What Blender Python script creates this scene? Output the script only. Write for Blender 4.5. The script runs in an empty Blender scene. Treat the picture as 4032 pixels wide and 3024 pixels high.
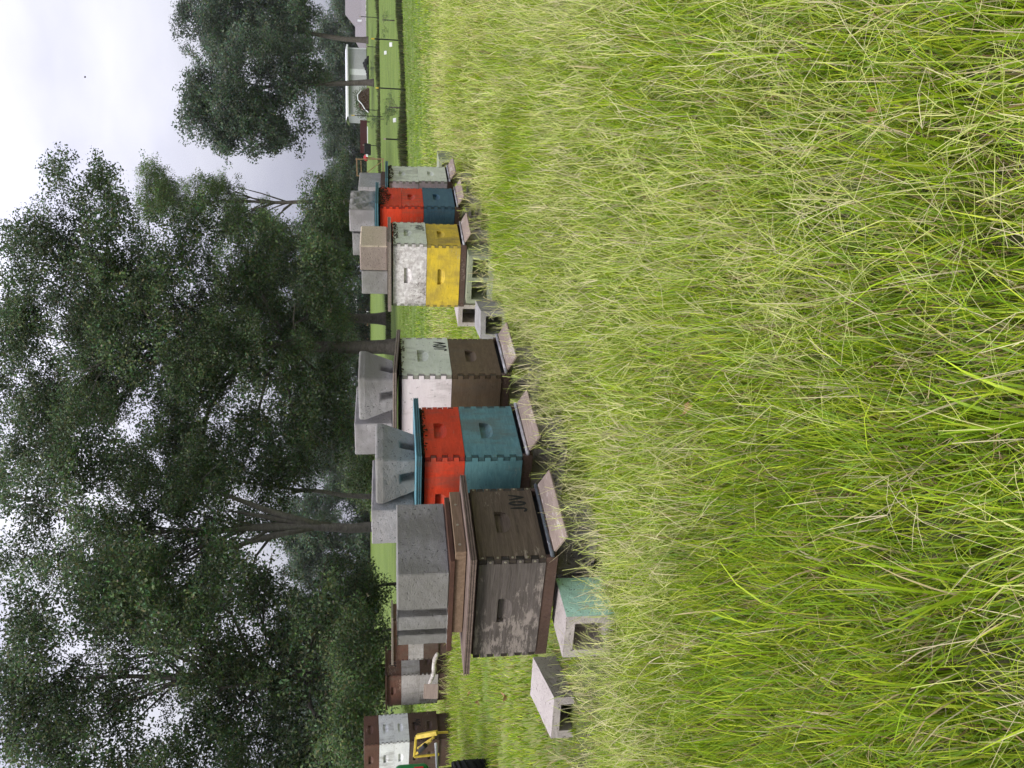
import bpy, math, random
import numpy as np
from mathutils import Vector, Matrix

R = math.radians
rng = np.random.default_rng(7)
random.seed(7)
scene = bpy.context.scene
COL = scene.collection

# ------------------------------------------------------------------ camera
FPX, PITCH, ROLL, EYE = 3300.0, R(8.295), R(0.288), 0.80      # focal length in photo pixels, eye height in metres
cam = bpy.data.cameras.new("camera")
cam.sensor_fit = 'HORIZONTAL'; cam.sensor_width = 36.0; cam.lens = FPX / 4032 * 36.0
cam.clip_start = 0.02; cam.clip_end = 900
camo = bpy.data.objects.new("camera", cam); COL.objects.link(camo)
_s, _c = math.sin(PITCH), math.cos(PITCH)
_up, _rt, _fw = Vector((0, _s, _c)), Vector((1, 0, 0)), Vector((0, _c, -_s))
_r2 = _rt * math.cos(ROLL) - _up * math.sin(ROLL)
_u2 = _rt * math.sin(ROLL) + _up * math.cos(ROLL)
# the phone was held upright and the picture is stored on its side: image right = world down
_X, _Y, _Z = -_u2, _r2, -_fw
camo.matrix_world = Matrix(((_X.x, _Y.x, _Z.x, 0), (_X.y, _Y.y, _Z.y, 0), (_X.z, _Y.z, _Z.z, EYE), (0, 0, 0, 1)))
scene.camera = camo

# ------------------------------------------------------------------ sky, sun, exposure
SUN_EL, SUN_AZ = R(54), R(214)                                # azimuth clockwise from +y: behind the viewer, to the left
world = bpy.data.worlds.new("World"); scene.world = world; world.use_nodes = True
wn = world.node_tree; wn.nodes.clear()
def _n(t, typ, **kw):
    n = t.nodes.new(typ)
    for k, v in kw.items(): setattr(n, k, v)
    return n
sky = _n(wn, 'ShaderNodeTexSky', sky_type='NISHITA', sun_disc=False)
sky.sun_elevation = SUN_EL; sky.sun_rotation = SUN_AZ
bg1 = _n(wn, 'ShaderNodeBackground'); bg1.inputs['Strength'].default_value = 0.05
wn.links.new(sky.outputs[0], bg1.inputs['Color'])
# the cloud deck: pale grey-lavender, softly mottled, brighter overhead as overcast skies are, with the veiled bright patch seen upper right
tc = _n(wn, 'ShaderNodeTexCoord')
mp = _n(wn, 'ShaderNodeMapping'); mp.inputs['Scale'].default_value = (1.0, 1.0, 2.2)
nz = _n(wn, 'ShaderNodeTexNoise'); nz.inputs['Scale'].default_value = 1.9; nz.inputs['Detail'].default_value = 5; nz.inputs['Roughness'].default_value = .5
rp = _n(wn, 'ShaderNodeValToRGB')
rp.color_ramp.elements[0].position = .40; rp.color_ramp.elements[0].color = (.265, .265, .335, 1)
rp.color_ramp.elements[1].position = .62; rp.color_ramp.elements[1].color = (.42, .42, .47, 1)
def wmath(op, a, b=0.0, c=None):
    m = _n(wn, 'ShaderNodeMath', operation=op)
    for i, v in enumerate((a, b)):
        if hasattr(v, 'node'): wn.links.new(v, m.inputs[i])
        else: m.inputs[i].default_value = v
    return m.outputs[0]
sep = _n(wn, 'ShaderNodeSeparateXYZ'); dt = _n(wn, 'ShaderNodeVectorMath', operation='DOT_PRODUCT')
_g = Vector((.16, .84, .52)).normalized(); dt.inputs[1].default_value = _g
zen = wmath('ADD', wmath('MULTIPLY', wmath('MAXIMUM', sep.outputs[2], 0.0), 1.7), .52)
glow = wmath('MULTIPLY', wmath('POWER', wmath('MAXIMUM', dt.outputs['Value'], 0.0), 26.0), .75)
bg2 = _n(wn, 'ShaderNodeBackground')
ad = _n(wn, 'ShaderNodeMixShader'); ad.inputs[0].default_value = .94
wo = _n(wn, 'ShaderNodeOutputWorld')
for a, b in ((tc.outputs['Generated'], mp.inputs[0]), (tc.outputs['Generated'], sep.inputs[0]), (tc.outputs['Generated'], dt.inputs[0]), (mp.outputs[0], nz.inputs['Vector']), (nz.outputs['Fac'], rp.inputs[0]),
             (rp.outputs[0], bg2.inputs['Color']), (wmath('ADD', zen, glow), bg2.inputs['Strength']), (bg1.outputs[0], ad.inputs[1]), (bg2.outputs[0], ad.inputs[2]), (ad.outputs[0], wo.inputs['Surface'])):
    wn.links.new(a, b)
sl = bpy.data.lights.new("sun", 'SUN'); sl.energy = 1.5; sl.angle = R(26); sl.color = (1, .96, .9)
so = bpy.data.objects.new("sun", sl); COL.objects.link(so)
_to = Vector((math.sin(SUN_AZ) * math.cos(SUN_EL), math.cos(SUN_AZ) * math.cos(SUN_EL), math.sin(SUN_EL)))
so.rotation_euler = _to.to_track_quat('Z', 'Y').to_euler(); so.location = (0, 0, 30)
vs = scene.view_settings
vs.view_transform = 'Standard'; vs.look = 'None'; vs.exposure = 1.12; vs.gamma = 1; vs.use_curve_mapping = False
scene.cycles.max_bounces = 4; scene.cycles.diffuse_bounces = 2; scene.cycles.glossy_bounces = 1; scene.cycles.transmission_bounces = 2; scene.cycles.transparent_max_bounces = 4
scene.cycles.use_denoising = True; scene.cycles.use_adaptive_sampling = True; scene.cycles.adaptive_threshold = .03

# ------------------------------------------------------------------ helpers
def at(x, y, Y):
    """a point seen at photo pixel (x, y), Y metres ahead"""
    a, b = (1512 - y) / FPX, (2016 - x) / FPX
    rt = a * math.cos(ROLL) + b * math.sin(ROLL); up = -a * math.sin(ROLL) + b * math.cos(ROLL)
    d = Vector((rt, _c + up * _s, -_s + up * _c))
    return Vector((0, 0, EYE)) + d * (Y / d.y)

def ground(x, y):
    z = np.where(y < 28.7, .0125 * (y - 3.0), .32 + .0415 * (y - 28.7))
    z = np.where(y > 104, .32 + .0415 * (104 - 28.7), z)
    return z
def gz(x, y): return float(ground(np.float64(x), np.float64(y)))

def tag(o, label=None, cat=None, group=None, kind=None):
    if label: o['label'] = label
    if cat: o['category'] = cat
    if group: o['group'] = group
    if kind: o['kind'] = kind
    return o
def empty(name, loc=(0, 0, 0), rz=0, parent=None):
    o = bpy.data.objects.new(name, None); COL.objects.link(o); o.location = loc; o.rotation_euler = (0, 0, rz); o.empty_display_size = .1
    if parent: o.parent = parent
    return o

class MB:
    def __init__(s): s.v, s.f, s.m = [], [], []
    def add(s, vs_, fs, mi=0, M=None):
        b = len(s.v)
        s.v += [tuple(M @ Vector(v)) if M is not None else tuple(v) for v in vs_]
        s.f += [tuple(b + i for i in f) for f in fs]; s.m += [mi] * len(fs) if isinstance(mi, int) else list(mi)
    def box(s, x0, x1, y0, y1, z0, z1, mi=0, M=None):
        s.add([(x0, y0, z0), (x1, y0, z0), (x1, y1, z0), (x0, y1, z0), (x0, y0, z1), (x1, y0, z1), (x1, y1, z1), (x0, y1, z1)],
              [(0, 3, 2, 1), (4, 5, 6, 7), (0, 1, 5, 4), (1, 2, 6, 5), (2, 3, 7, 6), (3, 0, 4, 7)], mi, M)
        return s
    def tube(s, pts, rad, n=8, mi=0, cap=True):
        pts = [Vector(p) for p in pts]; k = len(pts)
        if not hasattr(rad, '__len__'): rad = [rad] * k
        vs_, fs = [], []; ref = None
        for i, p in enumerate(pts):
            t = (pts[min(i + 1, k - 1)] - pts[max(i - 1, 0)]).normalized()
            if ref is None: ref = t.orthogonal().normalized()
            ref = (ref - t * ref.dot(t))
            ref = ref.normalized() if ref.length > 1e-6 else t.orthogonal().normalized()
            b = t.cross(ref)
            for j in range(n):
                a = 2 * math.pi * j / n; vs_.append(p + (ref * math.cos(a) + b * math.sin(a)) * rad[i])
        for i in range(k - 1):
            for j in range(n):
                fs.append((i * n + j, i * n + (j + 1) % n, (i + 1) * n + (j + 1) % n, (i + 1) * n + j))
        if cap: fs.append(tuple(range(n - 1, -1, -1))); fs.append(tuple((k - 1) * n + j for j in range(n)))
        s.add(vs_, fs, mi); return s
    def prism(s, poly, y0, y1, mi=0, M=None):
        """polygon in x,z extruded along y"""
        n = len(poly)
        vs_ = [(x, y0, z) for x, z in poly] + [(x, y1, z) for x, z in poly]
        fs = [tuple(range(n)), tuple(range(2 * n - 1, n - 1, -1))] + [(j, j + n, (j + 1) % n + n, (j + 1) % n) for j in range(n)]
        s.add(vs_, fs, mi, M); return s
    def build(s, name, mats, parent=None, loc=(0, 0, 0), rot=(0, 0, 0), bevel=0, smooth=False, seg=1):
        me = bpy.data.meshes.new(name); me.from_pydata(s.v, [], s.f)
        if not isinstance(mats, (list, tuple)): mats = [mats]
        for m in mats: me.materials.append(m)
        me.polygons.foreach_set('material_index', s.m)
        if smooth: me.polygons.foreach_set('use_smooth', [True] * len(s.f))
        me.update(); me.validate()
        o = bpy.data.objects.new(name, me); COL.objects.link(o); o.location = loc; o.rotation_euler = rot
        if parent: o.parent = parent
        if bevel:
            b = o.modifiers.new('bevel', 'BEVEL'); b.width = bevel; b.segments = seg; b.limit_method = 'ANGLE'; b.angle_limit = R(35)
        return o
def dup(root, loc, rz, parent=None):
    r = root.copy(); COL.objects.link(r); r.location = loc; r.rotation_euler = (0, 0, rz); r.parent = parent
    for ch in list(root.children):
        c = ch.copy(); COL.objects.link(c); c.parent = r
        for g in list(ch.children):
            d = g.copy(); COL.objects.link(d); d.parent = c
    return r

# ------------------------------------------------------------------ materials
class NT:
    def __init__(s, name):
        s.mat = bpy.data.materials.new(name); s.mat.use_nodes = True; s.t = s.mat.node_tree; s.t.nodes.clear()
        s.out = s.n('ShaderNodeOutputMaterial'); s.b = s.n('ShaderNodeBsdfPrincipled')
        s.l(s.b.outputs[0], s.out.inputs[0]); s.b.inputs['Specular IOR Level'].default_value = .25
    def n(s, typ, **kw): return _n(s.t, typ, **kw)
    def l(s, a, b): s.t.links.new(a, b)
    def coords(s, scale=(1, 1, 1), rand=True, src='Object'):
        tc = s.n('ShaderNodeTexCoord'); m = s.n('ShaderNodeMapping'); m.inputs['Scale'].default_value = scale
        s.l(tc.outputs[src], m.inputs[0])
        if rand:
            oi = s.n('ShaderNodeObjectInfo'); mu = s.n('ShaderNodeMath', operation='MULTIPLY'); mu.inputs[1].default_value = 37.0
            s.l(oi.outputs['Random'], mu.inputs[0]); s.l(mu.outputs[0], m.inputs['Location'])
        return m.outputs[0]
    def noise(s, vec, scale, detail=4, rough=.55, dist=0):
        n = s.n('ShaderNodeTexNoise'); n.inputs['Scale'].default_value = scale; n.inputs['Detail'].default_value = detail
        n.inputs['Roughness'].default_value = rough; n.inputs['Distortion'].default_value = dist; s.l(vec, n.inputs['Vector']); return n.outputs['Fac']
    def ramp(s, fac, *stops):
        r = s.n('ShaderNodeValToRGB'); e = r.color_ramp.elements
        while len(e) < len(stops): e.new(.5)
        for i, (p, c) in enumerate(stops):
            e[i].position = p; e[i].color = (c, c, c, 1) if not hasattr(c, '__len__') else (*c, 1)
        s.l(fac, r.inputs[0]); return r.outputs[0]
    def mix(s, fac, a, b, typ='MIX'):
        m = s.n('ShaderNodeMix', data_type='RGBA', blend_type=typ)
        for k, v in ((0, fac), (6, a), (7, b)):
            if hasattr(v, 'node'): s.l(v, m.inputs[k])
            else: m.inputs[k].default_value = v if k == 0 else ((*v, 1) if hasattr(v, '__len__') else (v, v, v, 1))
        return m.outputs[2]
    def math(s, op, a, b=0.0):
        m = s.n('ShaderNodeMath', operation=op)
        for k, v in ((0, a), (1, b)):
            if hasattr(v, 'node'): s.l(v, m.inputs[k])
            else: m.inputs[k].default_value = v
        return m.outputs[0]
    def bump(s, h, strength=.3, dist=.01):
        b = s.n('ShaderNodeBump'); b.inputs['Strength'].default_value = strength; b.inputs['Distance'].default_value = dist
        s.l(h, b.inputs['Height']); s.l(b.outputs[0], s.b.inputs['Normal'])
    def done(s, col, rough=.8):
        if hasattr(col, 'node'): s.l(col, s.b.inputs['Base Color'])
        else: s.b.inputs['Base Color'].default_value = (*col, 1)
        s.b.inputs['Roughness'].default_value = rough; return s.mat

def plain(name, col, rough=.7, metal=0):
    t = NT(name); v = t.coords((1, 1, 1)); f = t.noise(v, 25, 5)
    t.b.inputs['Metallic'].default_value = metal
    return t.done(t.mix(t.ramp(f, (.3, 0.), (.7, 1.)), [c * .75 for c in col], [min(1, c * 1.12) for c in col]), rough)

def concrete(name, col, dark=None, stain=None):
    t = NT(name); v = t.coords((1, 1, 1))
    big = t.ramp(t.noise(v, 7, 5, .6), (.3, 0.), (.7, 1.))
    fine = t.ramp(t.noise(v, 190, 3, .7), (.28, 0.), (.72, 1.))
    dark = dark or [c * .62 for c in col]
    c = t.mix(big, dark, col)
    c = t.mix(t.math('MULTIPLY', fine, .6), c, [x * 1.45 for x in col])
    pit = t.noise(v, 85, 2, .5)
    c = t.mix(t.ramp(pit, (.30, 1.), (.36, 0.)), c, [x * .35 for x in col])
    c = t.mix(t.ramp(t.noise(v, 130, 1, .4), (.74, 0.), (.78, .6)), c, [min(.7, x * 1.8) for x in col])
    if stain: c = t.mix(t.ramp(t.noise(v, 4.2, 4, .6), (.42, 0.), (.6, 1.)), c, stain)
    h = t.math('ADD', t.math('MULTIPLY', fine, .6), t.ramp(pit, (.28, 0.), (.4, 1.)))
    t.bump(h, .55, .004)
    return t.done(c, .95)

def endgrain(name, col):
    return paint(name, [c * .55 for c in col], [c * .4 for c in col], .6, 20, .4)
def paint(name, col, col2=None, amt=.5, scale=5, grain=.25, under=(.33, .27, .22), wear=.0, stretch=14, wst=(2.5, 9, 9)):
    """brushed paint on boards, the grain running along local x"""
    t = NT(name); v = t.coords((1, 1, 1)); g = t.coords((1.6, stretch, stretch))
    gr = t.noise(g, 5, 6, .65, .6)
    patch = t.noise(v, scale, 5, .6, .5)
    col2 = col2 or [c * .72 for c in col]
    c = t.mix(t.ramp(patch, (.5 - amt * .32, 0.), (.5 + amt * .2, 1.)), col, col2)
    c = t.mix(t.math('MULTIPLY', t.ramp(gr, (.42, 0.), (.78, 1.)), grain), c, [x * .35 for x in col])
    if wear:
        w = t.math('MULTIPLY', t.noise(t.coords(wst), 9, 5, .7), t.noise(v, 3.3, 3, .5))
        c = t.mix(t.ramp(w, (.40 - wear * .14, 0.), (.44 - wear * .12, 1.)), c, under)
    br = t.noise(t.coords((1.0, 5, 5)), 14, 5, .7, 1.2); c = t.mix(t.math('MULTIPLY', t.ramp(br, (.45, 0.), (.75, 1.)), .35), c, [min(.9, x * 1.5 + .03) for x in col])
    dirt = t.math('MULTIPLY', t.noise(t.coords((9, 9, 2.5)), 2.2, 5, .65), t.noise(v, 2.1, 3, .6)); c = t.mix(t.ramp(dirt, (.26, 0.), (.42, .6)), c, (.10, .085, .065))
    sp = t.noise(v, 60, 2, .5); c = t.mix(t.ramp(sp, (.66, 0.), (.72, .6)), c, [x * .4 for x in col])
    t.bump(gr, .22, .003)
    return t.done(c, .62)

def wood(name, a, b, stretch=16, scale=5, pale=None, amt=.5, rough=.85):
    t = NT(name); v = t.coords((1, 1, 1)); g = t.coords((1.2, stretch, stretch))
    gr = t.noise(g, scale, 7, .7, .8); fine = t.noise(t.coords((3, 60, 60)), 6, 4, .7)
    c = t.mix(t.ramp(gr, (.3, 0.), (.7, 1.)), a, b)
    c = t.mix(t.math('MULTIPLY', t.ramp(fine, (.5, 0.), (.75, 1.)), .55), c, [x * .4 for x in a])
    if pale:
        w = t.math('MULTIPLY', t.noise(t.coords((3.5, 16, 16)), 5, 6, .75), t.ramp(t.noise(v, 5, 4, .6), (.25, .35), (.7, 1.25)))
        c = t.mix(t.ramp(w, (.62 - amt * .35, 0.), (.70 - amt * .25, 1.)), c, pale)
    t.bump(t.math('ADD', gr, t.math('MULTIPLY', fine, .5)), .4, .004)
    return t.done(c, rough)

def leafmat(name, trans=.35, rough=.55, spec=.3, attr=True, base=(.06, .1, .03), vary=.4):
    t = NT(name)
    if attr:
        a = t.n('ShaderNodeAttribute'); a.attribute_name = 'Col'; col = a.outputs['Color']
    else:
        col = t.mix(0., base, base)
    oi = t.n('ShaderNodeObjectInfo')
    hv = t.n('ShaderNodeHueSaturation')
    vv = t.math('ADD', t.math('MULTIPLY', oi.outputs['Random'], vary), 1.0 - vary * .5); t.l(vv, hv.inputs['Value']); t.l(col, hv.inputs['Color'])
    t.l(hv.outputs[0], t.b.inputs['Base Color']); t.b.inputs['Roughness'].default_value = rough; t.b.inputs['Specular IOR Level'].default_value = spec
    tr = t.n('ShaderNodeBsdfTranslucent'); t.l(hv.outputs[0], tr.inputs[0])
    mx = t.n('ShaderNodeMixShader'); mx.inputs[0].default_value = trans
    t.l(t.b.outputs[0], mx.inputs[1]); t.l(tr.outputs[0], mx.inputs[2]); t.l(mx.outputs[0], t.out.inputs[0])
    return t.mat

M = {}
M['conc'] = concrete('concrete_grey', (.25, .245, .235), None, (.185, .18, .165))
M['conc_light'] = concrete('concrete_light', (.31, .30, .295), None, (.22, .21, .205))
M['conc_brown'] = concrete('concrete_brown', (.24, .20, .17), (.13, .10, .085))
M['conc_tan'] = concrete('concrete_tan', (.46, .39, .29), (.36, .30, .22))
M['conc_pink'] = concrete('concrete_weathered', (.40, .36, .34), (.26, .23, .215))
M['mint'] = concrete('mint_paint_on_concrete', (.56, .86, .72), (.50, .78, .65))
M['conc_green'] = concrete('concrete_grey_green', (.25, .27, .19), (.17, .18, .13))  # grey-green tint with darker random patches, on every face
M['old_dark'] = wood('old_dark_wood', (.062, .046, .032), (.15, .115, .082), pale=(.26, .22, .17), amt=.15)
M['old_bare'] = wood('old_flaking_wood', (.058, .048, .042), (.13, .112, .10), pale=(.25, .215, .19), amt=.40)
M['red'] = paint('red_paint', (.66, .055, .016), (.50, .040, .012), .6, 6, .4, (.42, .12, .08), .12)
M['teal'] = paint('teal_paint', (.115, .245, .255), (.075, .185, .21), .7, 5, .4, (.17, .24, .24), .12)
M['blue'] = paint('slate_blue_paint', (.05, .115, .155), (.035, .085, .125), .6, 5, .25)
M['palegreen'] = paint('pale_green_paint', (.66, .69, .57), (.54, .58, .47), .7, 5, .15, (.3, .29, .26), .25)
M['pinkwhite'] = paint('pinkish_white_paint', (.76, .71, .72), (.70, .64, .65), .5, 5, .08, (.45, .36, .3), .12)
M['pinkgrey'] = paint('greyed_pink_paint', (.55, .48, .48), (.36, .32, .34), .8, 6, .2, (.3, .26, .24), .3)
M['brown'] = paint('brown_paint', (.125, .088, .05), (.09, .06, .038), .6, 5, .35)
M['browndark'] = paint('dark_brown_paint', (.085, .05, .036), (.06, .036, .027), .6, 5, .35, (.2, .15, .12), .4)
M['rustbrown'] = paint('rust_brown_paint', (.13, .058, .04), (.085, .042, .03), .6, 5, .3, (.24, .17, .13), .35)
M['mottled'] = paint('flaking_white_paint', (.74, .71, .70), (.42, .38, .37), .55, 38, .2, (.20, .17, .16), .55, wst=(6, 7, 7))
M['yellow'] = paint('yellow_paint', (.62, .44, .035), (.40, .29, .05), .5, 9, .2, (.34, .29, .14), .45)
M['white'] = paint('white_paint', (.72, .73, .73), (.62, .63, .64), .5, 6, .15, (.35, .33, .3), .35)
M['greywhite'] = paint('greyed_white_boards', (.45, .42, .41), (.28, .26, .25), .8, 6, .3, (.2, .16, .12), .5)
M['ply_a'] = wood('ply_edge_pale', (.26, .215, .18), (.42, .36, .31), 6, 9)
M['ply_b'] = wood('ply_edge_dark', (.06, .046, .038), (.14, .105, .085), 6, 9)
M['ply_rust'] = wood('weathered_lid_wood', (.10, .07, .055), (.24, .18, .15), 6, 9)
M['ply_teal_a'] = paint('teal_ply_edge', (.075, .19, .225), (.05, .14, .17), .7, 9, .4)
M['ply_teal_b'] = paint('teal_ply_groove', (.022, .055, .066), (.03, .075, .09), .7, 9, .3)
M['ply_white'] = paint('white_lid_face', (.74, .72, .73), (.6, .58, .58), .5, 6, .2)
M['ply_teal_top'] = paint('teal_lid_face', (.16, .36, .42), (.12, .29, .35), .5, 6, .2)
M['plank'] = wood('landing_plank_wood', (.23, .175, .145), (.35, .28, .24), 12, 5, (.46, .41, .37), .3)
M['rail'] = wood('rail_wood', (.13, .085, .05), (.25, .175, .115), 10, 5)
M['raildark'] = wood('dark_rail_wood', (.055, .028, .018), (.10, .05, .033), 10, 5)
M['entry'] = paint('entrance_strip_paint', (.10, .115, .13), (.05, .055, .065), .6, 30, .3, (.5, .5, .52), .3)
M['entry_white'] = paint('pale_entrance_strip', (.52, .52, .55), (.2, .19, .2), .6, 16, .4, (.1, .09, .08), .5)
M['black'] = plain('black', (.012, .012, .013), .7)
M['ink'] = plain('black_brush_paint', (.012, .013, .013), .55)
M['steel'] = plain('screw_metal', (.35, .32, .25), .5, .6)
M['bark'] = wood('bark', (.045, .038, .032), (.13, .112, .098), 3, 3)
M['bark_pale'] = wood('pale_bark', (.09, .078, .068), (.20, .18, .16), 3, 3)
M['leaf'] = leafmat('leaf', .3, vary=1.0)
M['grass'] = leafmat('grass_blade', .35, .5, .25, vary=0.0)
M['bee'] = plain('bee_body', (.045, .026, .012), .6)
M['soil'] = None
EGC = dict(red=(.5, .05, .03), teal=(.085, .19, .20), blue=(.05, .115, .155), palegreen=(.5, .5, .42), pinkwhite=(.7, .64, .62), pinkgrey=(.42, .38, .38), brown=(.125, .088, .05), browndark=(.085, .05, .036), rustbrown=(.13, .058, .04), mottled=(.5, .45, .43), yellow=(.5, .4, .1), white=(.66, .66, .66), greywhite=(.4, .37, .35), old_dark=(.06, .045, .035), old_bare=(.06, .05, .042))

# ------------------------------------------------------------------ ground
def soil():
    t = NT('ground_cover')
    v = t.coords((1, 1, 1), False); sx = t.n('ShaderNodeSeparateXYZ'); t.l(v, sx.inputs[0])
    Y = sx.outputs[1]
    near = t.mix(t.ramp(t.noise(v, 9, 6, .6), (.35, 0.), (.65, 1.)), (.06, .052, .028), (.10, .13, .03))
    st = t.coords((.5, 2.2, 1), False)
    lawn = t.mix(t.ramp(t.noise(st, .9, 7, .68), (.38, 0.), (.62, 1.)), (.095, .155, .025), (.175, .235, .045))
    lawn = t.mix(t.math('MULTIPLY', t.ramp(t.noise(v, 30, 4, .7), (.35, 0.), (.7, 1.)), .75), lawn, (.075, .115, .022))
    dryf = t.ramp(t.noise(v, 1.4, 5, .6), (.3, 0.), (.55, 1.))
    meadow = t.mix(dryf, (.13, .20, .034), (.21, .24, .065))
    mr = t.n('ShaderNodeMapRange'); mr.inputs[1].default_value = 3.2; mr.inputs[2].default_value = 5.0; t.l(Y, mr.inputs[0])
    c = t.mix(mr.outputs[0], near, meadow)
    mr2 = t.n('ShaderNodeMapRange'); mr2.inputs[1].default_value = 11.5; mr2.inputs[2].default_value = 15; t.l(t.math('ADD', Y, t.math('MULTIPLY', t.noise(v, .35, 3), 3.)), mr2.inputs[0])
    c = t.mix(mr2.outputs[0], c, lawn)
    t.bump(t.noise(v, 60, 5, .7), .6, .02)
    return t.done(c, .95)
M['soil'] = soil()
ys = np.unique(np.concatenate([np.linspace(-12, 12, 49), np.linspace(12, 28.7, 20), np.linspace(28.7, 104, 40), np.linspace(104, 420, 20)]))
xs = np.unique(np.concatenate([np.linspace(-260, -12, 26), np.linspace(-12, 12, 49), np.linspace(12, 260, 26)]))
gb = MB()
for yy in ys:
    for xx in xs: gb.v.append((xx, yy, gz(xx, yy)))
nx = len(xs)
gb.f = [(j * nx + i, j * nx + i + 1, (j + 1) * nx + i + 1, (j + 1) * nx + i) for j in range(len(ys) - 1) for i in range(nx - 1)]
gb.m = [0] * len(gb.f)
tag(gb.build('ground', M['soil'], smooth=True), kind='structure')

# ------------------------------------------------------------------ beehives
W, L, T = .413, .505, .022
DEEP, MED = .244, .168

def panel_bm(w, h, n, mine, handle=.11, hz=None):
    """a hive board in local x (0..w) z (0..h), front face at y = 0; mine: which finger slots it owns; a scooped handle"""
    b = MB(); sl_ = h / n; hz = hz if hz is not None else h * .56
    g = .0013
    # fingers at both ends
    for k in range(n):
        if k % 2 == mine:
            for x0, x1 in ((.0032, T - .0012), (w - T + .0012, w - .0032)):
                b.box(x0, x1, .0004, T, k * sl_ + g, (k + 1) * sl_ - g, [1, 1, 0, 1, 1, 1])
    x0, x1 = T - .0011, w - T + .0011
    if not handle:
        b.box(x0, x1, 0, T, 0, h); return b
    cx, hw, h1, dep, drop = w / 2, handle / 2, .027, .0205, .030
    zt, zb = hz + h1, hz
    nseg = 10
    axs = [cx - hw + handle * i / nseg for i in range(nseg + 1)]
    arc = [zb - drop * math.sqrt(max(0, 1 - ((x - cx) / hw) ** 2)) for x in axs]
    V = lambda *p: p
    # front face around the scoop
    b.add([V(x0, 0, 0), V(axs[0], 0, 0), V(axs[0], 0, h), V(x0, 0, h)], [(0, 1, 2, 3)])
    b.add([V(axs[-1], 0, 0), V(x1, 0, 0), V(x1, 0, h), V(axs[-1], 0, h)], [(0, 1, 2, 3)])
    b.add([V(axs[0], 0, zt), V(axs[-1], 0, zt), V(axs[-1], 0, h), V(axs[0], 0, h)], [(0, 1, 2, 3)])
    for i in range(nseg):
        a, c = axs[i], axs[i + 1]
        b.add([V(a, 0, 0), V(c, 0, 0), V(c, 0, arc[i + 1]), V(a, 0, arc[i])], [(0, 1, 2, 3)])
        b.add([V(a, 0, arc[i]), V(c, 0, arc[i + 1]), V(c, dep, zb), V(a, dep, zb)], [(0, 1, 2, 3)])       # the ramp
    b.add([V(axs[0], dep, zb), V(axs[-1], dep, zb), V(axs[-1], dep, zt), V(axs[0], dep, zt)], [(0, 1, 2, 3)])
    b.add([V(axs[0], 0, zt), V(axs[-1], 0, zt), V(axs[-1], dep, zt), V(axs[0], dep, zt)], [(3, 2, 1, 0)])
    for x, q in ((axs[0], 1), (axs[-1], -1)):
        f = (0, 1, 2, 3)
        b.add([V(x, 0, zb), V(x, dep, zb), V(x, dep, zt), V(x, 0, zt)], [f if q > 0 else f[::-1]])
    # sides, back, top, bottom
    b.add([V(x0, 0, 0), V(x1, 0, 0), V(x1, T, 0), V(x0, T, 0), V(x0, 0, h), V(x1, 0, h), V(x1, T, h), V(x0, T, h)],
          [(0, 3, 2, 1), (4, 5, 6, 7), (2, 3, 7, 6), (0, 4, 7, 3), (1, 2, 6, 5)])
    return b

_pcache = {}
def panel_obj(kind, w, h, n, mine, handle, mats, parent, loc, rz, name):
    key = (w, h, n, mine, handle, tuple(m.name for m in mats))
    if key not in _pcache:
        o = panel_bm(w, h, n, mine, handle).build(name, mats, parent, loc, (0, 0, rz)); _pcache[key] = o.data
    else:
        o = bpy.data.objects.new(name, _pcache[key]); COL.objects.link(o); o.parent = parent; o.location = loc; o.rotation_euler = (0, 0, rz)
    return o

def stroke(mb, pts, w, y):
    """a flat brush stroke through 2-D points, with round ends"""
    P = [Vector(p) for p in pts]; vs_, fs = [], []
    for i, p in enumerate(P):
        t = (P[min(i + 1, len(P) - 1)] - P[max(i - 1, 0)]).normalized(); nrm = Vector((-t.y, t.x))
        ww = w * (.55 if i in (0, len(P) - 1) else 1) * (1 + .12 * math.sin(i * 2.1))
        vs_ += [(p.x + nrm.x * ww / 2, y, p.y + nrm.y * ww / 2), (p.x - nrm.x * ww / 2, y, p.y - nrm.y * ww / 2)]
    for i in range(len(P) - 1): fs.append((2 * i, 2 * i + 1, 2 * i + 3, 2 * i + 2))
    mb.add(vs_, fs)
def jov(parent, x, z, h, w, mat_, y=-.0009, fade=False):
    """the painted initials, J O V, left to right"""
    b = MB(); sw = h * .17; gap = w / 3
    J = [(x + gap * .62, z + h), (x + gap * .62, z + h * .5), (x + gap * .6, z + h * .16), (x + gap * .42, z + .01 * h), (x + gap * .16, z + h * .06), (x + gap * .05, z + h * .2)]
    stroke(b, J, sw, y)
    cx = x + gap * 1.42
    stroke(b, [(cx + gap * .27 * math.cos(a), z + h * .5 + h * .48 * math.sin(a)) for a in np.linspace(0, 2 * math.pi, 17)], sw, y)
    stroke(b, [(x + gap * 2.02, z + h), (x + gap * 2.24, z + h * .45), (x + gap * 2.42, z + h * .02)], sw, y)
    stroke(b, [(x + gap * 2.42, z + h * .02), (x + gap * 2.62, z + h * .5), (x + gap * 2.86, z + h)], sw, y - .0004)
    return b.build('lettering', mat_, parent)

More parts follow.
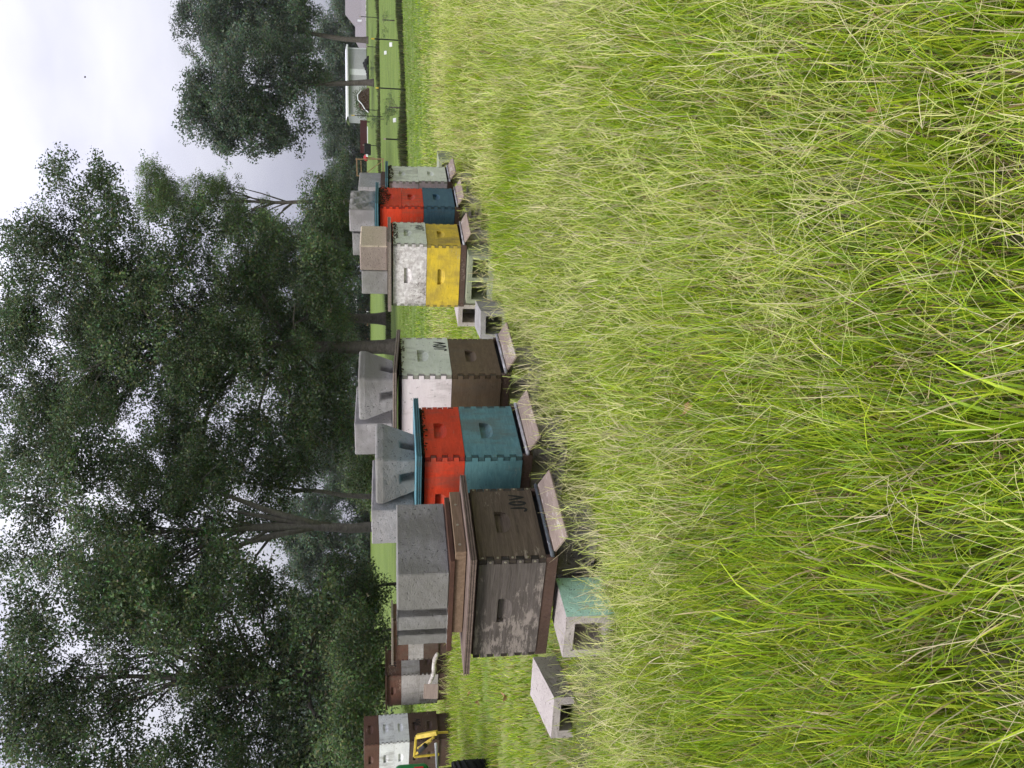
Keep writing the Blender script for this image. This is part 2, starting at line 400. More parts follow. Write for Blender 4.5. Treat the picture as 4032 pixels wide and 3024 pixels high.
def hive_box(parent, z, h, front, side, mats_end=None, letters=None, handle=True, side_handle=True, off=(0, 0), wd=(W, L), screws=False, hand_w=.125):
    """hive_box: shell with a front_panel, side_panels and back_panel as pieces"""
    w, l = wd; n = 9 if h > .2 else 7
    ef = M[mats_end] if mats_end else None
    bx = MB(); bx.box(T + .002, w - T - .002, T + .002, l - T - .002, .001, h - .001)
    shell = bx.build('hive_box', M['browndark'], parent, (off[0], off[1], z))
    fm, sm = M[front], M[side]
    def eg(k):
        if 'eg_' + k not in M: M['eg_' + k] = endgrain('end_grain_' + k, EGC[k])
        return M['eg_' + k]
    fe, se = (ef, ef) if ef else (eg(front), eg(side))
    fp_ = panel_obj('f', w, h, n, 0, hand_w if handle else 0, [fm, fe], shell, (0, 0, 0), 0, 'front_panel')
    sp_ = panel_obj('s', l, h, n, 1, hand_w if side_handle else 0, [sm, se], shell, (0, l, 0), -math.pi / 2, 'side_panel')
    panel_obj('s', l, h, n, 1, 0, [sm, se], shell, (w, 0, 0), math.pi / 2, 'side_panel')
    panel_obj('f', w, h, n, 0, 0, [fm, fe], shell, (w, l, 0), math.pi, 'back_panel')
    if letters: jov(shell, letters[0], letters[1], letters[2], letters[3], M['ink'])
    if screws:
        for k in range(n):
            zc = (k + .5) * h / n
            for p0_, p1_ in ([((xx, .0003, zc), (xx, -.0016, zc)) for xx in (T * .5, w - T * .5)] if k % 2 == 0 else [((.0003, T * .5, zc), (-.0016, T * .5, zc))]):
                sb = MB(); sb.tube([p0_, p1_], .0045, 8); sb.build('screw_head', M['steel'], shell)
    return shell

def ply_sheet(name, parent, x0, x1, y0, y1, z0, th, layers, ma, mb_, mtop, rot=(0, 0, 0), warp=0.0):
    """a plywood sheet of visible plies; warp lets its front right corner droop"""
    b = MB(); t = th / layers
    for k in range(layers):
        ins = 0 if k % 2 == 0 else .0022
        if layers == 1: ins = 0
        b.box(x0 + ins, x1 - ins, y0 + ins, y1 - ins, k * t + .0002, (k + 1) * t - .0002 + (.0002 if k < layers - 1 else 0), 0 if k % 2 == 0 else 1)
    b.add([(x0 + .001, y0 + .001, th + .0006), (x1 - .001, y0 + .001, th + .0006), (x1 - .001, y1 - .001, th + .0006), (x0 + .001, y1 - .001, th + .0006)], [(0, 1, 2, 3)], 2)
    if warp: b.v = [(x, y, z - warp * ((x - x0) / (x1 - x0)) * (1 - (y - y0) / (y1 - y0))) for x, y, z in b.v]
    return b.build(name, [M[ma], M[mb_], M[mtop]], parent, (0, 0, z0 + warp * .45), rot)

def bottom_board(parent, z, entry='entry_white', side='browndark', h=.045, w=W, l=L):
    b = MB()
    b.box(0.004, .022, .0, l, z - h, z - .001); b.box(w - .022, w - .004, 0, l, z - h, z - .001); b.box(.0222, w - .0222, l - .02, l, z - h, z - .001)
    b.box(.0222, w - .0222, -.02, l - .0202, z - h + .003, z - .022)
    b.build('bottom_board', M[side], parent, bevel=.0015)
    s_ = MB(); s_.tube([(.0, -.012, z - .022), (w, -.012, z - .022)], .0085, 8); s_.build('entrance_strip', M[entry], parent, smooth=True)
    d = MB(); d.box(.024, w - .024, .03, .05, z - .0215, z - .0005); d.build('entrance_shade', M['black'], parent)  # black bar put in for the shade inside the entrance
    p_ = MB(); p_.box(.012, w - .012, 0, .085, -.011, .0)
    p_.build('landing_board', M['plank'], parent, (0, -.022, z - .028), (R(208), 0, 0), bevel=.002).rotation_euler = (R(28), 0, 0)
    o = parent.children[-1]
    o.location = (0, -.022 - .085 * math.cos(R(28)), z - .026 - .085 * math.sin(R(28)))
    return o

def bees(parent, z, x0, x1, count, hang, seed):
    r = random.Random(seed); b = MB()
    for i in range(count):
        x = x0 + (x1 - x0) * r.random(); dz = hang * r.random() ** 1.6 * (.4 + .6 * math.sin(3.1 * (x - x0) / (x1 - x0 + 1e-6)) ** .5); a = r.uniform(0, math.pi)
        c = Vector((x, -.004 - .008 * r.random(), z - .004 - dz)); d = Vector((math.cos(a), -.15, math.sin(a)))
        b.tube([c - d * .0065, c - d * .003, c + d * .001, c + d * .0045, c + d * .0065], [.0008, .0026, .0028, .0022, .0006], 5)
    return b

# name, near corner (x, y), height of the box bottoms, yaw
HV = {'A': (-.629, 2.971, .244, 58.9), 'B': (-.308, 3.521, .242, 60.1), 'C': (.047, 4.120, .251, 60.1),
      'D': (1.012, 6.103, .282, 56.8), 'E': (1.395, 6.617, .284, 56.5), 'F': (1.735, 7.197, .303, 58.0)}
BB = .045
def hive(key, label):
    x, y, zb, yw = HV[key]
    e = empty('beehive', (x, y, zb - BB), R(yw)); tag(e, label, 'beehive', 'row of beehives in the long grass')
    return e
def hpt(key, X, Y):
    x, y, zb, yw = HV[key]; a = R(yw)
    return Vector((x + X * math.cos(a) - Y * math.sin(a), y + X * math.sin(a) + Y * math.cos(a), 0))
FOOT = []                                                   # footprints kept clear of grass: (x, y, yaw, w, l)
for k in HV: FOOT.append((HV[k][0], HV[k][1], R(HV[k][3]), W, L))
LIDTOP = {}

# A: the dark old hive, nearest
e = hive('A', 'dark weathered bare-wood beehive, nearest of the row, under flat concrete blocks')
z = BB
bottom_board(e, z, 'entry')
hive_box(e, z, DEEP, 'old_dark', 'old_bare', None, (.262, .034, .062, .108), screws=True, hand_w=.12)
z += DEEP
cb = MB(); cb.box(.012, W - .012, .012, L - .012, z + .0005, z + .0135); cb.build('inner_cover', M['browndark'], e)
z += .014
ply_sheet('lid', e, -.04, W + .04, -.04, L + .045, z, .022, 5, 'ply_rust', 'ply_b', 'ply_rust'); z += .0255
# an upturned bottom board lies on the lid
ub = empty('upturned_bottom_board', tuple(hpt('A', .03, .01)) [:2] + (HV['A'][2] - BB + z,), R(HV['A'][3] + .5))
tag(ub, 'upturned wooden hive floor with screwed front rail lying on the dark hive lid', 'hive floor')
b = MB(); b.box(.03, W - .03, 0, .019, 0, .040); b.build('front_rail', M['rail'], ub, bevel=.0015)
b = MB(); b.box(.030, .048, .0195, .41, 0, .040); b.build('side_rail', M['rail'], ub, bevel=.0015)
b = MB(); b.box(W - .048, W - .030, .0195, .41, 0, .040); b.build('side_rail', M['rail'], ub, bevel=.0015)
b = MB(); b.box(.02, W - .02, .035, .50, .0405, .0590); b.build('floor_board', M['raildark'], ub, bevel=.0015)
for xx in (.07, .18, .30):
    b = MB(); b.tube([(xx, .0005, .022), (xx, -.0016, .022)], .0055, 10); b.build('screw_head', M['steel'], ub)
LIDTOP['A'] = HV['A'][2] - BB + z + .0593

def std_hive(key, label, boxes, lid, entry, beesn, inner='browndark', lo=.03, tilt=0):
    e = hive(key, label); z = BB
    bottom_board(e, z, entry)
    jr = random.Random(ord(key))
    for bx in boxes:
        hb = hive_box(e, z, *bx[0], **bx[1]); hb.location.x += jr.uniform(-.004, .004); hb.location.y += jr.uniform(-.004, .004); hb.rotation_euler[2] = R(jr.uniform(-.6, .6)); z += bx[0][0] + .002
    cb = MB(); cb.box(.006, W - .006, .004, L - .006, z, z + .012); cb.build('inner_cover', M['black'] if beesn else M[inner], e); z += .0125  # inner cover, coloured black for the shadow gap under the lid
    ply_sheet('lid', e, -lo, W + lo, -lo, L + lo, z, lid[0], lid[1], lid[2], lid[3], lid[4], warp=tilt)
    if beesn:
        bb = bees(e, z - .004, .02, W - .03, beesn[0], beesn[1], beesn[2])
        o = bb.build('bee_cluster', M['bee'], e); o['kind'] = 'stuff'
    LIDTOP[key] = HV[key][2] - BB + z + lid[0] + .001
    return e
std_hive('B', 'red over teal beehive with teal plywood lid, second of the row',
         [((DEEP, 'teal', 'teal'), dict()), ((MED, 'red', 'red'), dict())], (.022, 5, 'ply_teal_a', 'ply_teal_b', 'ply_teal_top'), 'entry_white', (40, .022, 2))
std_hive('C', 'beehive with pale green and white upper box over a brown box',
         [((DEEP, 'brown', 'brown'), dict()), ((DEEP, 'palegreen', 'pinkwhite'), dict(letters=(.258, .012, .064, .105), side_handle=False))],
         (.020, 4, 'ply_b', 'ply_a', 'ply_white'), 'entry_white', (34, .022, 3), tilt=.024)
std_hive('D', 'beehive with flaking white upper box over a yellow box',
         [((DEEP, 'yellow', 'yellow'), dict()), ((DEEP, 'palegreen', 'mottled'), dict(letters=(.25, .012, .064, .105)))],
         (.024, 5, 'ply_a', 'ply_b', 'ply_a'), 'entry_white', (110, .045, 4))
std_hive('E', 'beehive with two red boxes over a slate blue box and teal lid',
         [((DEEP, 'blue', 'blue'), dict()), ((MED, 'red', 'red'), dict()), ((MED, 'red', 'red'), dict())],
         (.024, 3, 'ply_teal_a', 'ply_teal_b', 'ply_teal_top'), 'entry_white', (320, .085, 5))
std_hive('F', 'beehive of two pale grey-green boxes, farthest of the row',
         [((DEEP, 'palegreen', 'pinkgrey'), dict()), ((DEEP, 'palegreen', 'pinkgrey'), dict())],
         (.022, 3, 'ply_teal_a', 'ply_teal_b', 'ply_teal_top'), 'entry_white', (130, .04, 6))

# ------------------------------------------------------------------ concrete blocks
_tx = bpy.data.textures.new('block_roughness', 'CLOUDS'); _tx.noise_scale = .03; _tx.noise_depth = 2
def roughen(o, k=.005, lv=5):
    sb_ = o.modifiers.new('fine', 'SUBSURF'); sb_.subdivision_type = 'SIMPLE'; sb_.levels = lv; sb_.render_levels = lv
    dm = o.modifiers.new('chips', 'DISPLACE'); dm.texture = _tx; dm.strength = k; dm.mid_level = .55; dm.texture_coords = 'GLOBAL'
def solid(name, dims, mats, loc, yaw, label, group='concrete weights on hive lids', cat='concrete block', bevel=.004, grooves=False, chip=0.0, sub=None, seg=2):
    a, bb, h = dims; m = MB()
    if grooves:
        g = .034
        prof = [(g, 0), (g, .036), (0, .036), (0, .108), (g, .108), (g, .138), (0, .138), (0, bb), (a, bb), (a, 0)]
        n = len(prof)
        m.add([(x, y, 0) for x, y in prof] + [(x, y, h) for x, y in prof], [tuple(range(n)), tuple(range(2 * n - 1, n - 1, -1))] + [((j + 1) % n, (j + 1) % n + n, j + n, j) for j in range(n)])
    else:
        m.box(0, a, 0, bb, 0, h, [0, 0, 1 if len(mats) > 1 else 0, 0, 0, 0])
    o = m.build(name, [M[x] for x in mats], None, loc, (0, 0, R(yaw)), bevel, seg=1); roughen(o, .004, 4)
    tag(o, label, cat, group); return o
def deck_block(loc, yaw, label, top=.258, bot=.185, h=.170):
    """an upside-down deck pier: wide end up, notches for joists in the narrow end below"""
    m = MB(); i = (top - bot) / 2; nw, nd = .044, .062
    zc = h - .032
    # lower ring with notches on each side, as a profile swept: build faces by sides
    def side(Mx):
        c = top / 2; b0, b1 = i, top - i
        sl_ = lambda z: i * (1 - min(1, z / zc))             # inset at height z
        y_n = sl_(nd)
        vs_ = [(b0, i, 0), (c - nw / 2, i, 0), (c - nw / 2, y_n, nd), (c + nw / 2, y_n, nd), (c + nw / 2, i, 0), (b1, i, 0), (top, 0, zc), (0, 0, zc), (top, 0, h), (0, 0, h)]
        fs = [(0, 1, 2, 7), (2, 3, 6, 7), (3, 4, 5, 6), (7, 6, 8, 9)]
        dn = .05
        vs_ += [(c - nw / 2, i + dn, 0), (c - nw / 2, y_n + dn, nd), (c + nw / 2, y_n + dn, nd), (c + nw / 2, i + dn, 0)]
        fs += [(1, 10, 11, 2), (2, 11, 12, 3), (4, 3, 12, 13), (10, 13, 12, 11)]
        m.add(vs_, fs, 0, Mx)
    ctr = Matrix.Translation((top / 2, top / 2, 0))
    for k in range(4): side(ctr @ Matrix.Rotation(k * math.pi / 2, 4, 'Z') @ ctr.inverted())
    m.add([(0, 0, h), (top, 0, h), (top, top, h), (0, top, h)], [(0, 1, 2, 3)])
    o = m.build('deck_block', M['conc'], None, loc, (0, 0, R(yaw)))
    w_ = o.modifiers.new('weld', 'WELD'); w_.merge_threshold = .0005
    bv = o.modifiers.new('bevel', 'BEVEL'); bv.width = .011; bv.segments = 3; bv.limit_method = 'ANGLE'; bv.angle_limit = R(50); roughen(o, .004, 3)
    return tag(o, label, 'deck block', 'upside-down deck blocks on hive lids')
def on(key, X, Y, dz=.0): p_ = hpt(key, X, Y); return (p_.x, p_.y, LIDTOP[key] + dz)

yA = HV['A'][3]
solid('concrete_block', (.39, .184, .19), ['conc'], on('A', .045, .098), yA - 1.5, 'plain grey concrete block on the dark hive, the one nearer the front')
p0 = hpt('A', .045, .098); a_ = R(yA - 1.5)
solid('concrete_block', (.39, .19, .19), ['conc'], (p0.x - .186 * math.sin(a_), p0.y + .186 * math.cos(a_), LIDTOP['A']), yA - 1.5,
      'grey concrete block with two vertical grooves in its end, on the dark hive', grooves=True, bevel=.003)
deck_block(on('B', .063, .049), 55.0, 'tapered upside-down concrete deck block on the teal lid of the second hive')
solid('concrete_block', (.39, .19, .19), ['conc_light'], on('B', .05, .31), 60.1, 'grey concrete block behind the deck block on the second hive')
deck_block(on('C', .02, .03, .008), 55.5, 'tapered upside-down concrete deck block on the white lid of the third hive')
solid('concrete_block', (.39, .19, .192), ['conc_light'], on('C', .076, .33, .012), 60.1, 'grey concrete block behind the deck block on the third hive')
solid('concrete_block', (.385, .195, .20), ['conc_brown', 'conc_tan'], on('D', .03, .03), 57.5, 'brown concrete block with sandy tan broken end on the white and yellow hive', bevel=.008)
solid('concrete_block', (.39, .19, .19), ['conc'], on('D', .03, .228), 56.8, 'plain grey concrete block on the white and yellow hive, behind the brown one')
solid('concrete_block', (.39, .19, .18), ['conc'], on('E', .0, .235), 56.5, 'plain grey concrete block on the hive with two red boxes, at the back')
# split-face block on E
m = MB(); nn = 14; a, bb, h = .40, .19, .20
for i in range(nn + 1):
    for j in range(9):
        m.v.append((a * i / nn, -.012 * (rng.random() + .6 * math.sin(i * 1.3 + j * .9)) if 0 < i < nn and 0 < j < 8 else .004, h * j / 8))
m.f = [(i * 9 + j, (i + 1) * 9 + j, (i + 1) * 9 + j + 1, i * 9 + j + 1) for i in range(nn) for j in range(8)]; m.m = [0] * len(m.f)
m.box(0, a, .0045, bb, 0, h, 1)
o = m.build('concrete_block', [M['conc'], M['conc_light']], None, on('E', .0, .03), (0, 0, R(56.5)), .006)
tag(o, 'rough split-faced concrete block on the hive with two red boxes', 'concrete block', 'concrete weights on hive lids')
cl = MB(); cl.box(.03, .40, .03, .075, 0, .036); cl.box(.03, .40, .19, .235, 0, .036)
o = cl.build('wooden_cleats', M['raildark'], None, on('F', .02, .03), (0, 0, R(58)))
tag(o, 'dark wooden cleats under the block on the farthest hive', 'cleat')
solid('concrete_block', (.39, .19, .19), ['conc_light'], on('F', .035, .075, .0362), 58, 'smooth grey concrete block on the farthest hive')

def cored(loc, yaw, dims, mats, label, cores=2, hole_face='x', group='concrete blocks in the grass', wall=.034, arch=False, tilt=(0, 0)):
    """a hollow block on its side; the cores open in the face towards -x (cores run along x) or -y"""
    a, bb, h = dims; m = MB()
    ln, wd = (a, bb) if hole_face == 'x' else (bb, a)
    # one shell: outer sides, pierced end faces, core linings; cores run along the length
    zlo = 0 if arch else wall
    m2 = MB(); tx = 1 if len(mats) > 1 else 0
    cells = []; cw = (wd - wall * (cores + 1)) / cores
    for k in range(cores): cells.append((wall + k * (cw + wall), wall + k * (cw + wall) + cw))
    def q(vs_, mi=0): m2.add(vs_, [(0, 1, 2, 3)], mi)
    q([(0, 0, 0), (ln, 0, 0), (ln, 0, h), (0, 0, h)], tx); q([(ln, wd, 0), (0, wd, 0), (0, wd, h), (ln, wd, h)]); q([(0, 0, h), (ln, 0, h), (ln, wd, h), (0, wd, h)])
    if not arch: q([(0, wd, 0), (ln, wd, 0), (ln, 0, 0), (0, 0, 0)])
    ztop = h - wall
    for xe, fl in ((0, 1), (ln, -1)):
        rects = [(0, wd, ztop, h)] + ([] if arch else [(0, wd, 0, wall)])
        ycur = 0
        for y0_c, y1_c in cells: rects.append((ycur, y0_c, zlo, ztop)); ycur = y1_c
        rects.append((ycur, wd, zlo, ztop))
        for (ya, yb, za, zb_) in rects:
            vs_ = [(xe, yb, za), (xe, ya, za), (xe, ya, zb_), (xe, yb, zb_)]; q(vs_ if fl > 0 else vs_[::-1])
    for y0_c, y1_c in cells:
        q([(0, y0_c, zlo), (0, y0_c, ztop), (ln, y0_c, ztop), (ln, y0_c, zlo)][::-1]); q([(0, y1_c, zlo), (0, y1_c, ztop), (ln, y1_c, ztop), (ln, y1_c, zlo)])
        q([(0, y0_c, ztop), (0, y1_c, ztop), (ln, y1_c, ztop), (ln, y0_c, ztop)][::-1])
        if not arch: q([(0, y0_c, zlo), (0, y1_c, zlo), (ln, y1_c, zlo), (ln, y0_c, zlo)])
        q([(ln * .55, y0_c, zlo), (ln * .55, y1_c, zlo), (ln * .55, y1_c, ztop), (ln * .55, y0_c, ztop)][::-1]) if cores == 1 and not arch else None
    Mx = Matrix.Identity(4) if hole_face == 'x' else Matrix(((0, 1, 0, 0), (1, 0, 0, 0), (0, 0, 1, 0), (0, 0, 0, 1)))
    m.add(m2.v, m2.f if hole_face == 'x' else [f[::-1] for f in m2.f], m2.m, Mx)
    o = m.build('concrete_block', [M[x] for x in mats], None, loc, (tilt[0], tilt[1], R(yaw)))
    w_ = o.modifiers.new('weld', 'WELD'); w_.merge_threshold = .0003; roughen(o, .005, 3)
    FOOT.append((loc[0], loc[1], R(yaw), a, bb))
    return tag(o, label, 'concrete block', group)
BLK = .19
cored((-.832, 2.931, -.012), 64.5, (.215, .19, .192), ['conc_pink', 'mint'], 'concrete block with mint green painted face beside the dark hive', 1)
cored((-1.374, 3.598, -.09), 82, (.39, .19, .19), ['conc_pink'], 'inverted trough concrete block half sunk in grass, leftmost of all', 1, arch=True, tilt=(R(3), R(-4)))
cored((.653, 6.89, .046), 63.5, (.39, .19, .19), ['conc_pink'], 'hollow concrete block left of the yellow hive, the farther of two', 1)
cored((.48, 5.486, .014), 73.3, (.39, .19, .19), ['conc_light'], 'pale-topped hollow concrete block between the brown and yellow hives, nearer of two', 1)
p_ = hpt('D', -.105, .03); cored((p_.x, p_.y, .040), 56.8, (.19, .39, .192), ['conc_green'], 'grey-green two-holed concrete block under the side of the yellow hive', 2)
cored((2.40, 8.95, .07), 62, (.39, .19, .20), ['conc_green'], 'grey-green concrete block standing alone right of the farthest hive', 1)
SUP = {'A': 'dark weathered', 'B': 'red over teal', 'C': 'brown', 'D': 'yellow', 'E': 'slate blue', 'F': 'farthest pale'}
for k in HV:
    zt = HV[k][2] - BB
    p_ = hpt(k, .17, .03); base = gz(p_.x, p_.y)
    cored((p_.x, p_.y, zt - .1905), HV[k][3], (.19, .39, .19), ['conc_pink'], 'concrete block hidden in grass under the %s hive' % SUP[k], 2, group='blocks under the hives', hole_face='x')

# ------------------------------------------------------------------ instancing by geometry nodes
def proto_mesh(name, V, F, C, mat_):
    me = bpy.data.meshes.new(name); me.from_pydata(V, [], F)
    ca = me.color_attributes.new('Col', 'FLOAT_COLOR', 'POINT')
    c4 = np.ones((len(V), 4), np.float32); c4[:, :3] = C; ca.data.foreach_set('color', c4.ravel())
    me.materials.append(mat_); me.update()
    return bpy.data.objects.new(name, me)
def proto_collection(name, objs):
    c = bpy.data.collections.new(name)
    for o in objs: c.objects.link(o)
    return c
_trees = {}
def gn_tree(coll):
    if coll.name in _trees: return _trees[coll.name]
    t = bpy.data.node_groups.new('scatter_' + coll.name, 'GeometryNodeTree')
    t.interface.new_socket('Geometry', in_out='INPUT', socket_type='NodeSocketGeometry')
    t.interface.new_socket('Geometry', in_out='OUTPUT', socket_type='NodeSocketGeometry')
    gi, go = t.nodes.new('NodeGroupInput'), t.nodes.new('NodeGroupOutput')
    ci = t.nodes.new('GeometryNodeCollectionInfo'); ci.inputs['Collection'].default_value = coll
    ci.inputs['Separate Children'].default_value = True; ci.inputs['Reset Children'].default_value = True
    ip = t.nodes.new('GeometryNodeInstanceOnPoints'); ip.inputs['Pick Instance'].default_value = True
    def attr(nm, ty):
        a = t.nodes.new('GeometryNodeInputNamedAttribute'); a.data_type = ty; a.inputs['Name'].default_value = nm; return a.outputs['Attribute']
    er = t.nodes.new('FunctionNodeEulerToRotation')
    t.links.new(gi.outputs[0], ip.inputs['Points']); t.links.new(ci.outputs[0], ip.inputs['Instance'])
    t.links.new(attr('idx', 'INT'), ip.inputs['Instance Index'])
    t.links.new(attr('rot', 'FLOAT_VECTOR'), er.inputs[0]); t.links.new(er.outputs[0], ip.inputs['Rotation'])
    t.links.new(attr('scl', 'FLOAT_VECTOR'), ip.inputs['Scale'])
    t.links.new(ip.outputs[0], go.inputs[0])
    _trees[coll.name] = t
    return t
def scatter(name, P, rot, scl, idx, coll, parent=None):
    me = bpy.data.meshes.new(name); n = len(P); me.vertices.add(n)
    me.vertices.foreach_set('co', np.asarray(P, np.float32).ravel())
    if scl.ndim == 1: scl = np.repeat(scl[:, None], 3, 1)
    for nm, ty, dat, key in (('rot', 'FLOAT_VECTOR', rot, 'vector'), ('scl', 'FLOAT_VECTOR', scl, 'vector'), ('idx', 'INT', idx, 'value')):
        a = me.attributes.new(nm, ty, 'POINT'); a.data.foreach_set(key, np.asarray(dat, np.int32 if ty == 'INT' else np.float32).ravel())
    me.update()
    o = bpy.data.objects.new(name, me); COL.objects.link(o)
    if parent: o.parent = parent
    md = o.modifiers.new('scatter', 'NODES'); md.node_group = gn_tree(coll)
    return o

# ------------------------------------------------------------------ grass
G_LEAF = [(.245, .385, .014), (.31, .46, .018), (.40, .52, .028), (.17, .30, .014), (.49, .57, .05), (.235, .38, .05)]
G_PALE = [(.58, .62, .18), (.68, .68, .26), (.52, .59, .16), (.70, .65, .36), (.49, .59, .16)]
G_DRY = [(.56, .46, .24), (.46, .36, .19), (.62, .55, .34), (.31, .21, .11)]
def palette(n, pal, spread=.22):
    c = np.array(pal)[rng.integers(0, len(pal), n)]
    return c * rng.uniform(1 - spread, 1 + spread, (n, 1))
def clear(P, pad=.0):
    ok = np.ones(len(P), bool)
    for (x, y, a, w, l) in FOOT:
        dx, dy = P[:, 0] - x, P[:, 1] - y; u = dx * math.cos(a) + dy * math.sin(a); v = -dx * math.sin(a) + dy * math.cos(a)
        ok &= ~((u > -.015 - pad) & (u < w + .015 + pad) & (v > -.015 - pad) & (v < l + .015 + pad))
    return ok
def beside(P):
    """shorter grass right up against the hives and blocks, where it was trimmed"""
    d = np.full(len(P), 9.)
    for (x, y, a, w, l) in FOOT:
        dx, dy = P[:, 0] - x, P[:, 1] - y; u = dx * math.cos(a) + dy * math.sin(a); v = -dx * math.sin(a) + dy * math.cos(a)
        ex, ey = np.maximum(np.maximum(-u, u - w), 0), np.maximum(np.maximum(-v, v - l), 0); d = np.minimum(d, np.hypot(ex, ey))
    f = np.clip(.45 + d / .7, .45, 1)
    for (x, y, r_) in TRIM: f = np.minimum(f, np.clip(.45 + .55 * (np.hypot(P[:, 0] - x, P[:, 1] - y) / r_) ** 2, .45, 1))
    return f
TRIM = [(-.78, 2.78, .36), (-1.45, 3.45, .35), (.42, 5.25, .5), (.80, 6.0, .5)]
def field(n, y0, y1, margin, k=.5):
    """random ground points in the wedge in front of the viewer, a metre or so wider than the view"""
    P = np.empty((0, 2))
    while len(P) < n:
        q = np.column_stack([rng.uniform(-k * y1 - margin, k * y1 + margin, n * 2), rng.uniform(y0, y1, n * 2)])
        q = q[np.abs(q[:, 0]) < k * np.maximum(q[:, 1], 0) + margin]; P = np.vstack([P, q])
    return P[:n]
def smooth_noise(P, s, seed):
    r = np.random.default_rng(seed); out = np.zeros(len(P))
    for i in range(6):
        a, ph, fq = r.uniform(0, 6.28), r.uniform(0, 6.28), s * r.uniform(.6, 1.8); out += np.sin(fq * (P[:, 0] * math.cos(a) + P[:, 1] * math.sin(a)) + ph)
    return out / 6 ** .5
def tall_mask(P):
    """the unmown strip: everything in front of the hives, along the row and to its right; short behind the row on the left"""
    x, y = P[:, 0], P[:, 1]
    row = (x - (-.45)) * (-.84) + (y - 3.45) * .54            # metres behind the back of the row
    edge = smooth_noise(P, 2.2, 5) * .18
    return ((row + edge < .35) & (y < 9.5 + edge)) | (y < 2.9)
def clumped(n, y0, y1, margin, per, rad):
    """blade bases gathered in tufts"""
    c = field(max(1, n // per), y0, y1, margin); i = rng.integers(0, len(c), n)
    r_ = rad * np.sqrt(rng.random(n)); a_ = rng.uniform(0, 6.283, n)
    return np.column_stack([c[i, 0] + r_ * np.cos(a_), c[i, 1] + r_ * np.sin(a_)]), i
def ribbons(P, Ln, az, bend, width, col, seg, kbase=.55, tip=.12, face=None, start=None, up0=None):
    """curved tapering blades as quads; bend = angle in radians the blade turns over from the upright along its length"""
    n = len(P); s = np.linspace(0, 1, seg + 1)[None, :]
    th0 = np.zeros((n, 1)) if up0 is None else up0[:, None]
    b = bend[:, None]
    # integrate direction: angle from vertical th0 + b s^1
    m = 8; q = np.linspace(0, 1, seg * m + 1)[None, :]; ang = th0 + b * q ** 1.3
    dx, dz = np.sin(ang), np.cos(ang)
    cx = np.concatenate([np.zeros((n, 1)), np.cumsum((dx[:, 1:] + dx[:, :-1]) / 2, 1)], 1)[:, ::m] / (seg * m)
    cz = np.concatenate([np.zeros((n, 1)), np.cumsum((dz[:, 1:] + dz[:, :-1]) / 2, 1)], 1)[:, ::m] / (seg * m)
    hx, hz_ = cx * Ln[:, None], cz * Ln[:, None]
    z0 = (ground(P[:, 0], P[:, 1]) - .004) if start is None else start
    X = P[:, 0:1] + np.cos(az)[:, None] * hx; Y = P[:, 1:2] + np.sin(az)[:, None] * hx; Z = z0[:, None] + hz_
    gl = ground(X, Y) + .004; Z = np.where((s > .3) & (Z < gl), gl, Z)
    fa = az + math.pi / 2 + (rng.normal(0, .6, n) if face is None else face)
    w = (width[:, None] * .5) * ((1 - s ** 2) * (1 - tip) + tip)
    ox, oy = np.cos(fa)[:, None] * w, np.sin(fa)[:, None] * w
    V = np.stack([np.stack([X - ox, Y - oy, Z], -1), np.stack([X + ox, Y + oy, Z], -1)], 2)         # n, seg+1, 2, 3
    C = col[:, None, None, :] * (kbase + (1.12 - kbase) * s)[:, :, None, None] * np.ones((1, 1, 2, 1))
    k = (np.arange(n) * (seg + 1) * 2)[:, None]; j = (np.arange(seg) * 2)[None, :]
    F = np.stack([k + j, k + j + 1, k + j + 3, k + j + 2], -1).reshape(-1, 4)
    tipp = np.stack([X[:, -1], Y[:, -1], Z[:, -1]], -1); tang = (th0 + b)[:, 0]
    return V.reshape(-1, 3), F, np.clip(C, 0, 1).reshape(-1, 3), tipp, tang
def grass_mesh(name, parts, label, cat):
    off = 0; Vs, Fs, Cs = [], [], []
    for V, F, C in parts: Vs.append(V); Fs.append(F + off); Cs.append(C); off += len(V)
    V, F, C = np.vstack(Vs), np.vstack(Fs), np.vstack(Cs)
    me = bpy.data.meshes.new(name); me.vertices.add(len(V)); me.vertices.foreach_set('co', V.astype(np.float32).ravel())
    me.loops.add(F.size); me.loops.foreach_set('vertex_index', F.astype(np.int32).ravel())
    me.polygons.add(len(F)); me.polygons.foreach_set('loop_start', np.arange(0, F.size, 4, dtype=np.int32)); me.polygons.foreach_set('loop_total', np.full(len(F), 4, np.int32))
    ca = me.color_attributes.new('Col', 'FLOAT_COLOR', 'POINT'); c4 = np.ones((len(V), 4), np.float32); c4[:, :3] = C; ca.data.foreach_set('color', c4.ravel())
    me.materials.append(M['grass']); me.update()
    o = bpy.data.objects.new(name, me); COL.objects.link(o)
    return tag(o, label, cat, kind='stuff')
def leaves(n, y0, y1, margin, l0, l1, w0, w1, pal, dry, bendm, seg, mask=None, per=24, rad=.06, vary=.3, kb=.5):
    P, ci = clumped(n, y0, y1, margin, per, rad); ok = clear(P)
    if mask is not None: ok &= mask(P)
    P, ci = P[ok], ci[ok]; n = len(P)
    cm = ci.max() + 1; caz = rng.uniform(0, 6.283, cm); cl = rng.uniform(.72, 1.18, cm); cd = rng.uniform(.82, 1.18, cm)
    Ln = rng.uniform(l0, l1, n) * cl[ci] * (1 + vary * .5 * smooth_noise(P, 1.7, 11))
    Ln *= beside(P)
    az = rng.normal(caz[ci], 1.0); bend = np.abs(rng.normal(0, bendm, n)) + .1
    col = palette(n, pal) * cd[ci][:, None]; d = rng.random(n) < dry; col[d] = palette(int(d.sum()), G_DRY)
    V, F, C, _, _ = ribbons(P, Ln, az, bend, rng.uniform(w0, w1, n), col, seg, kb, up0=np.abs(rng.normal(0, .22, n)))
    return V, F, C
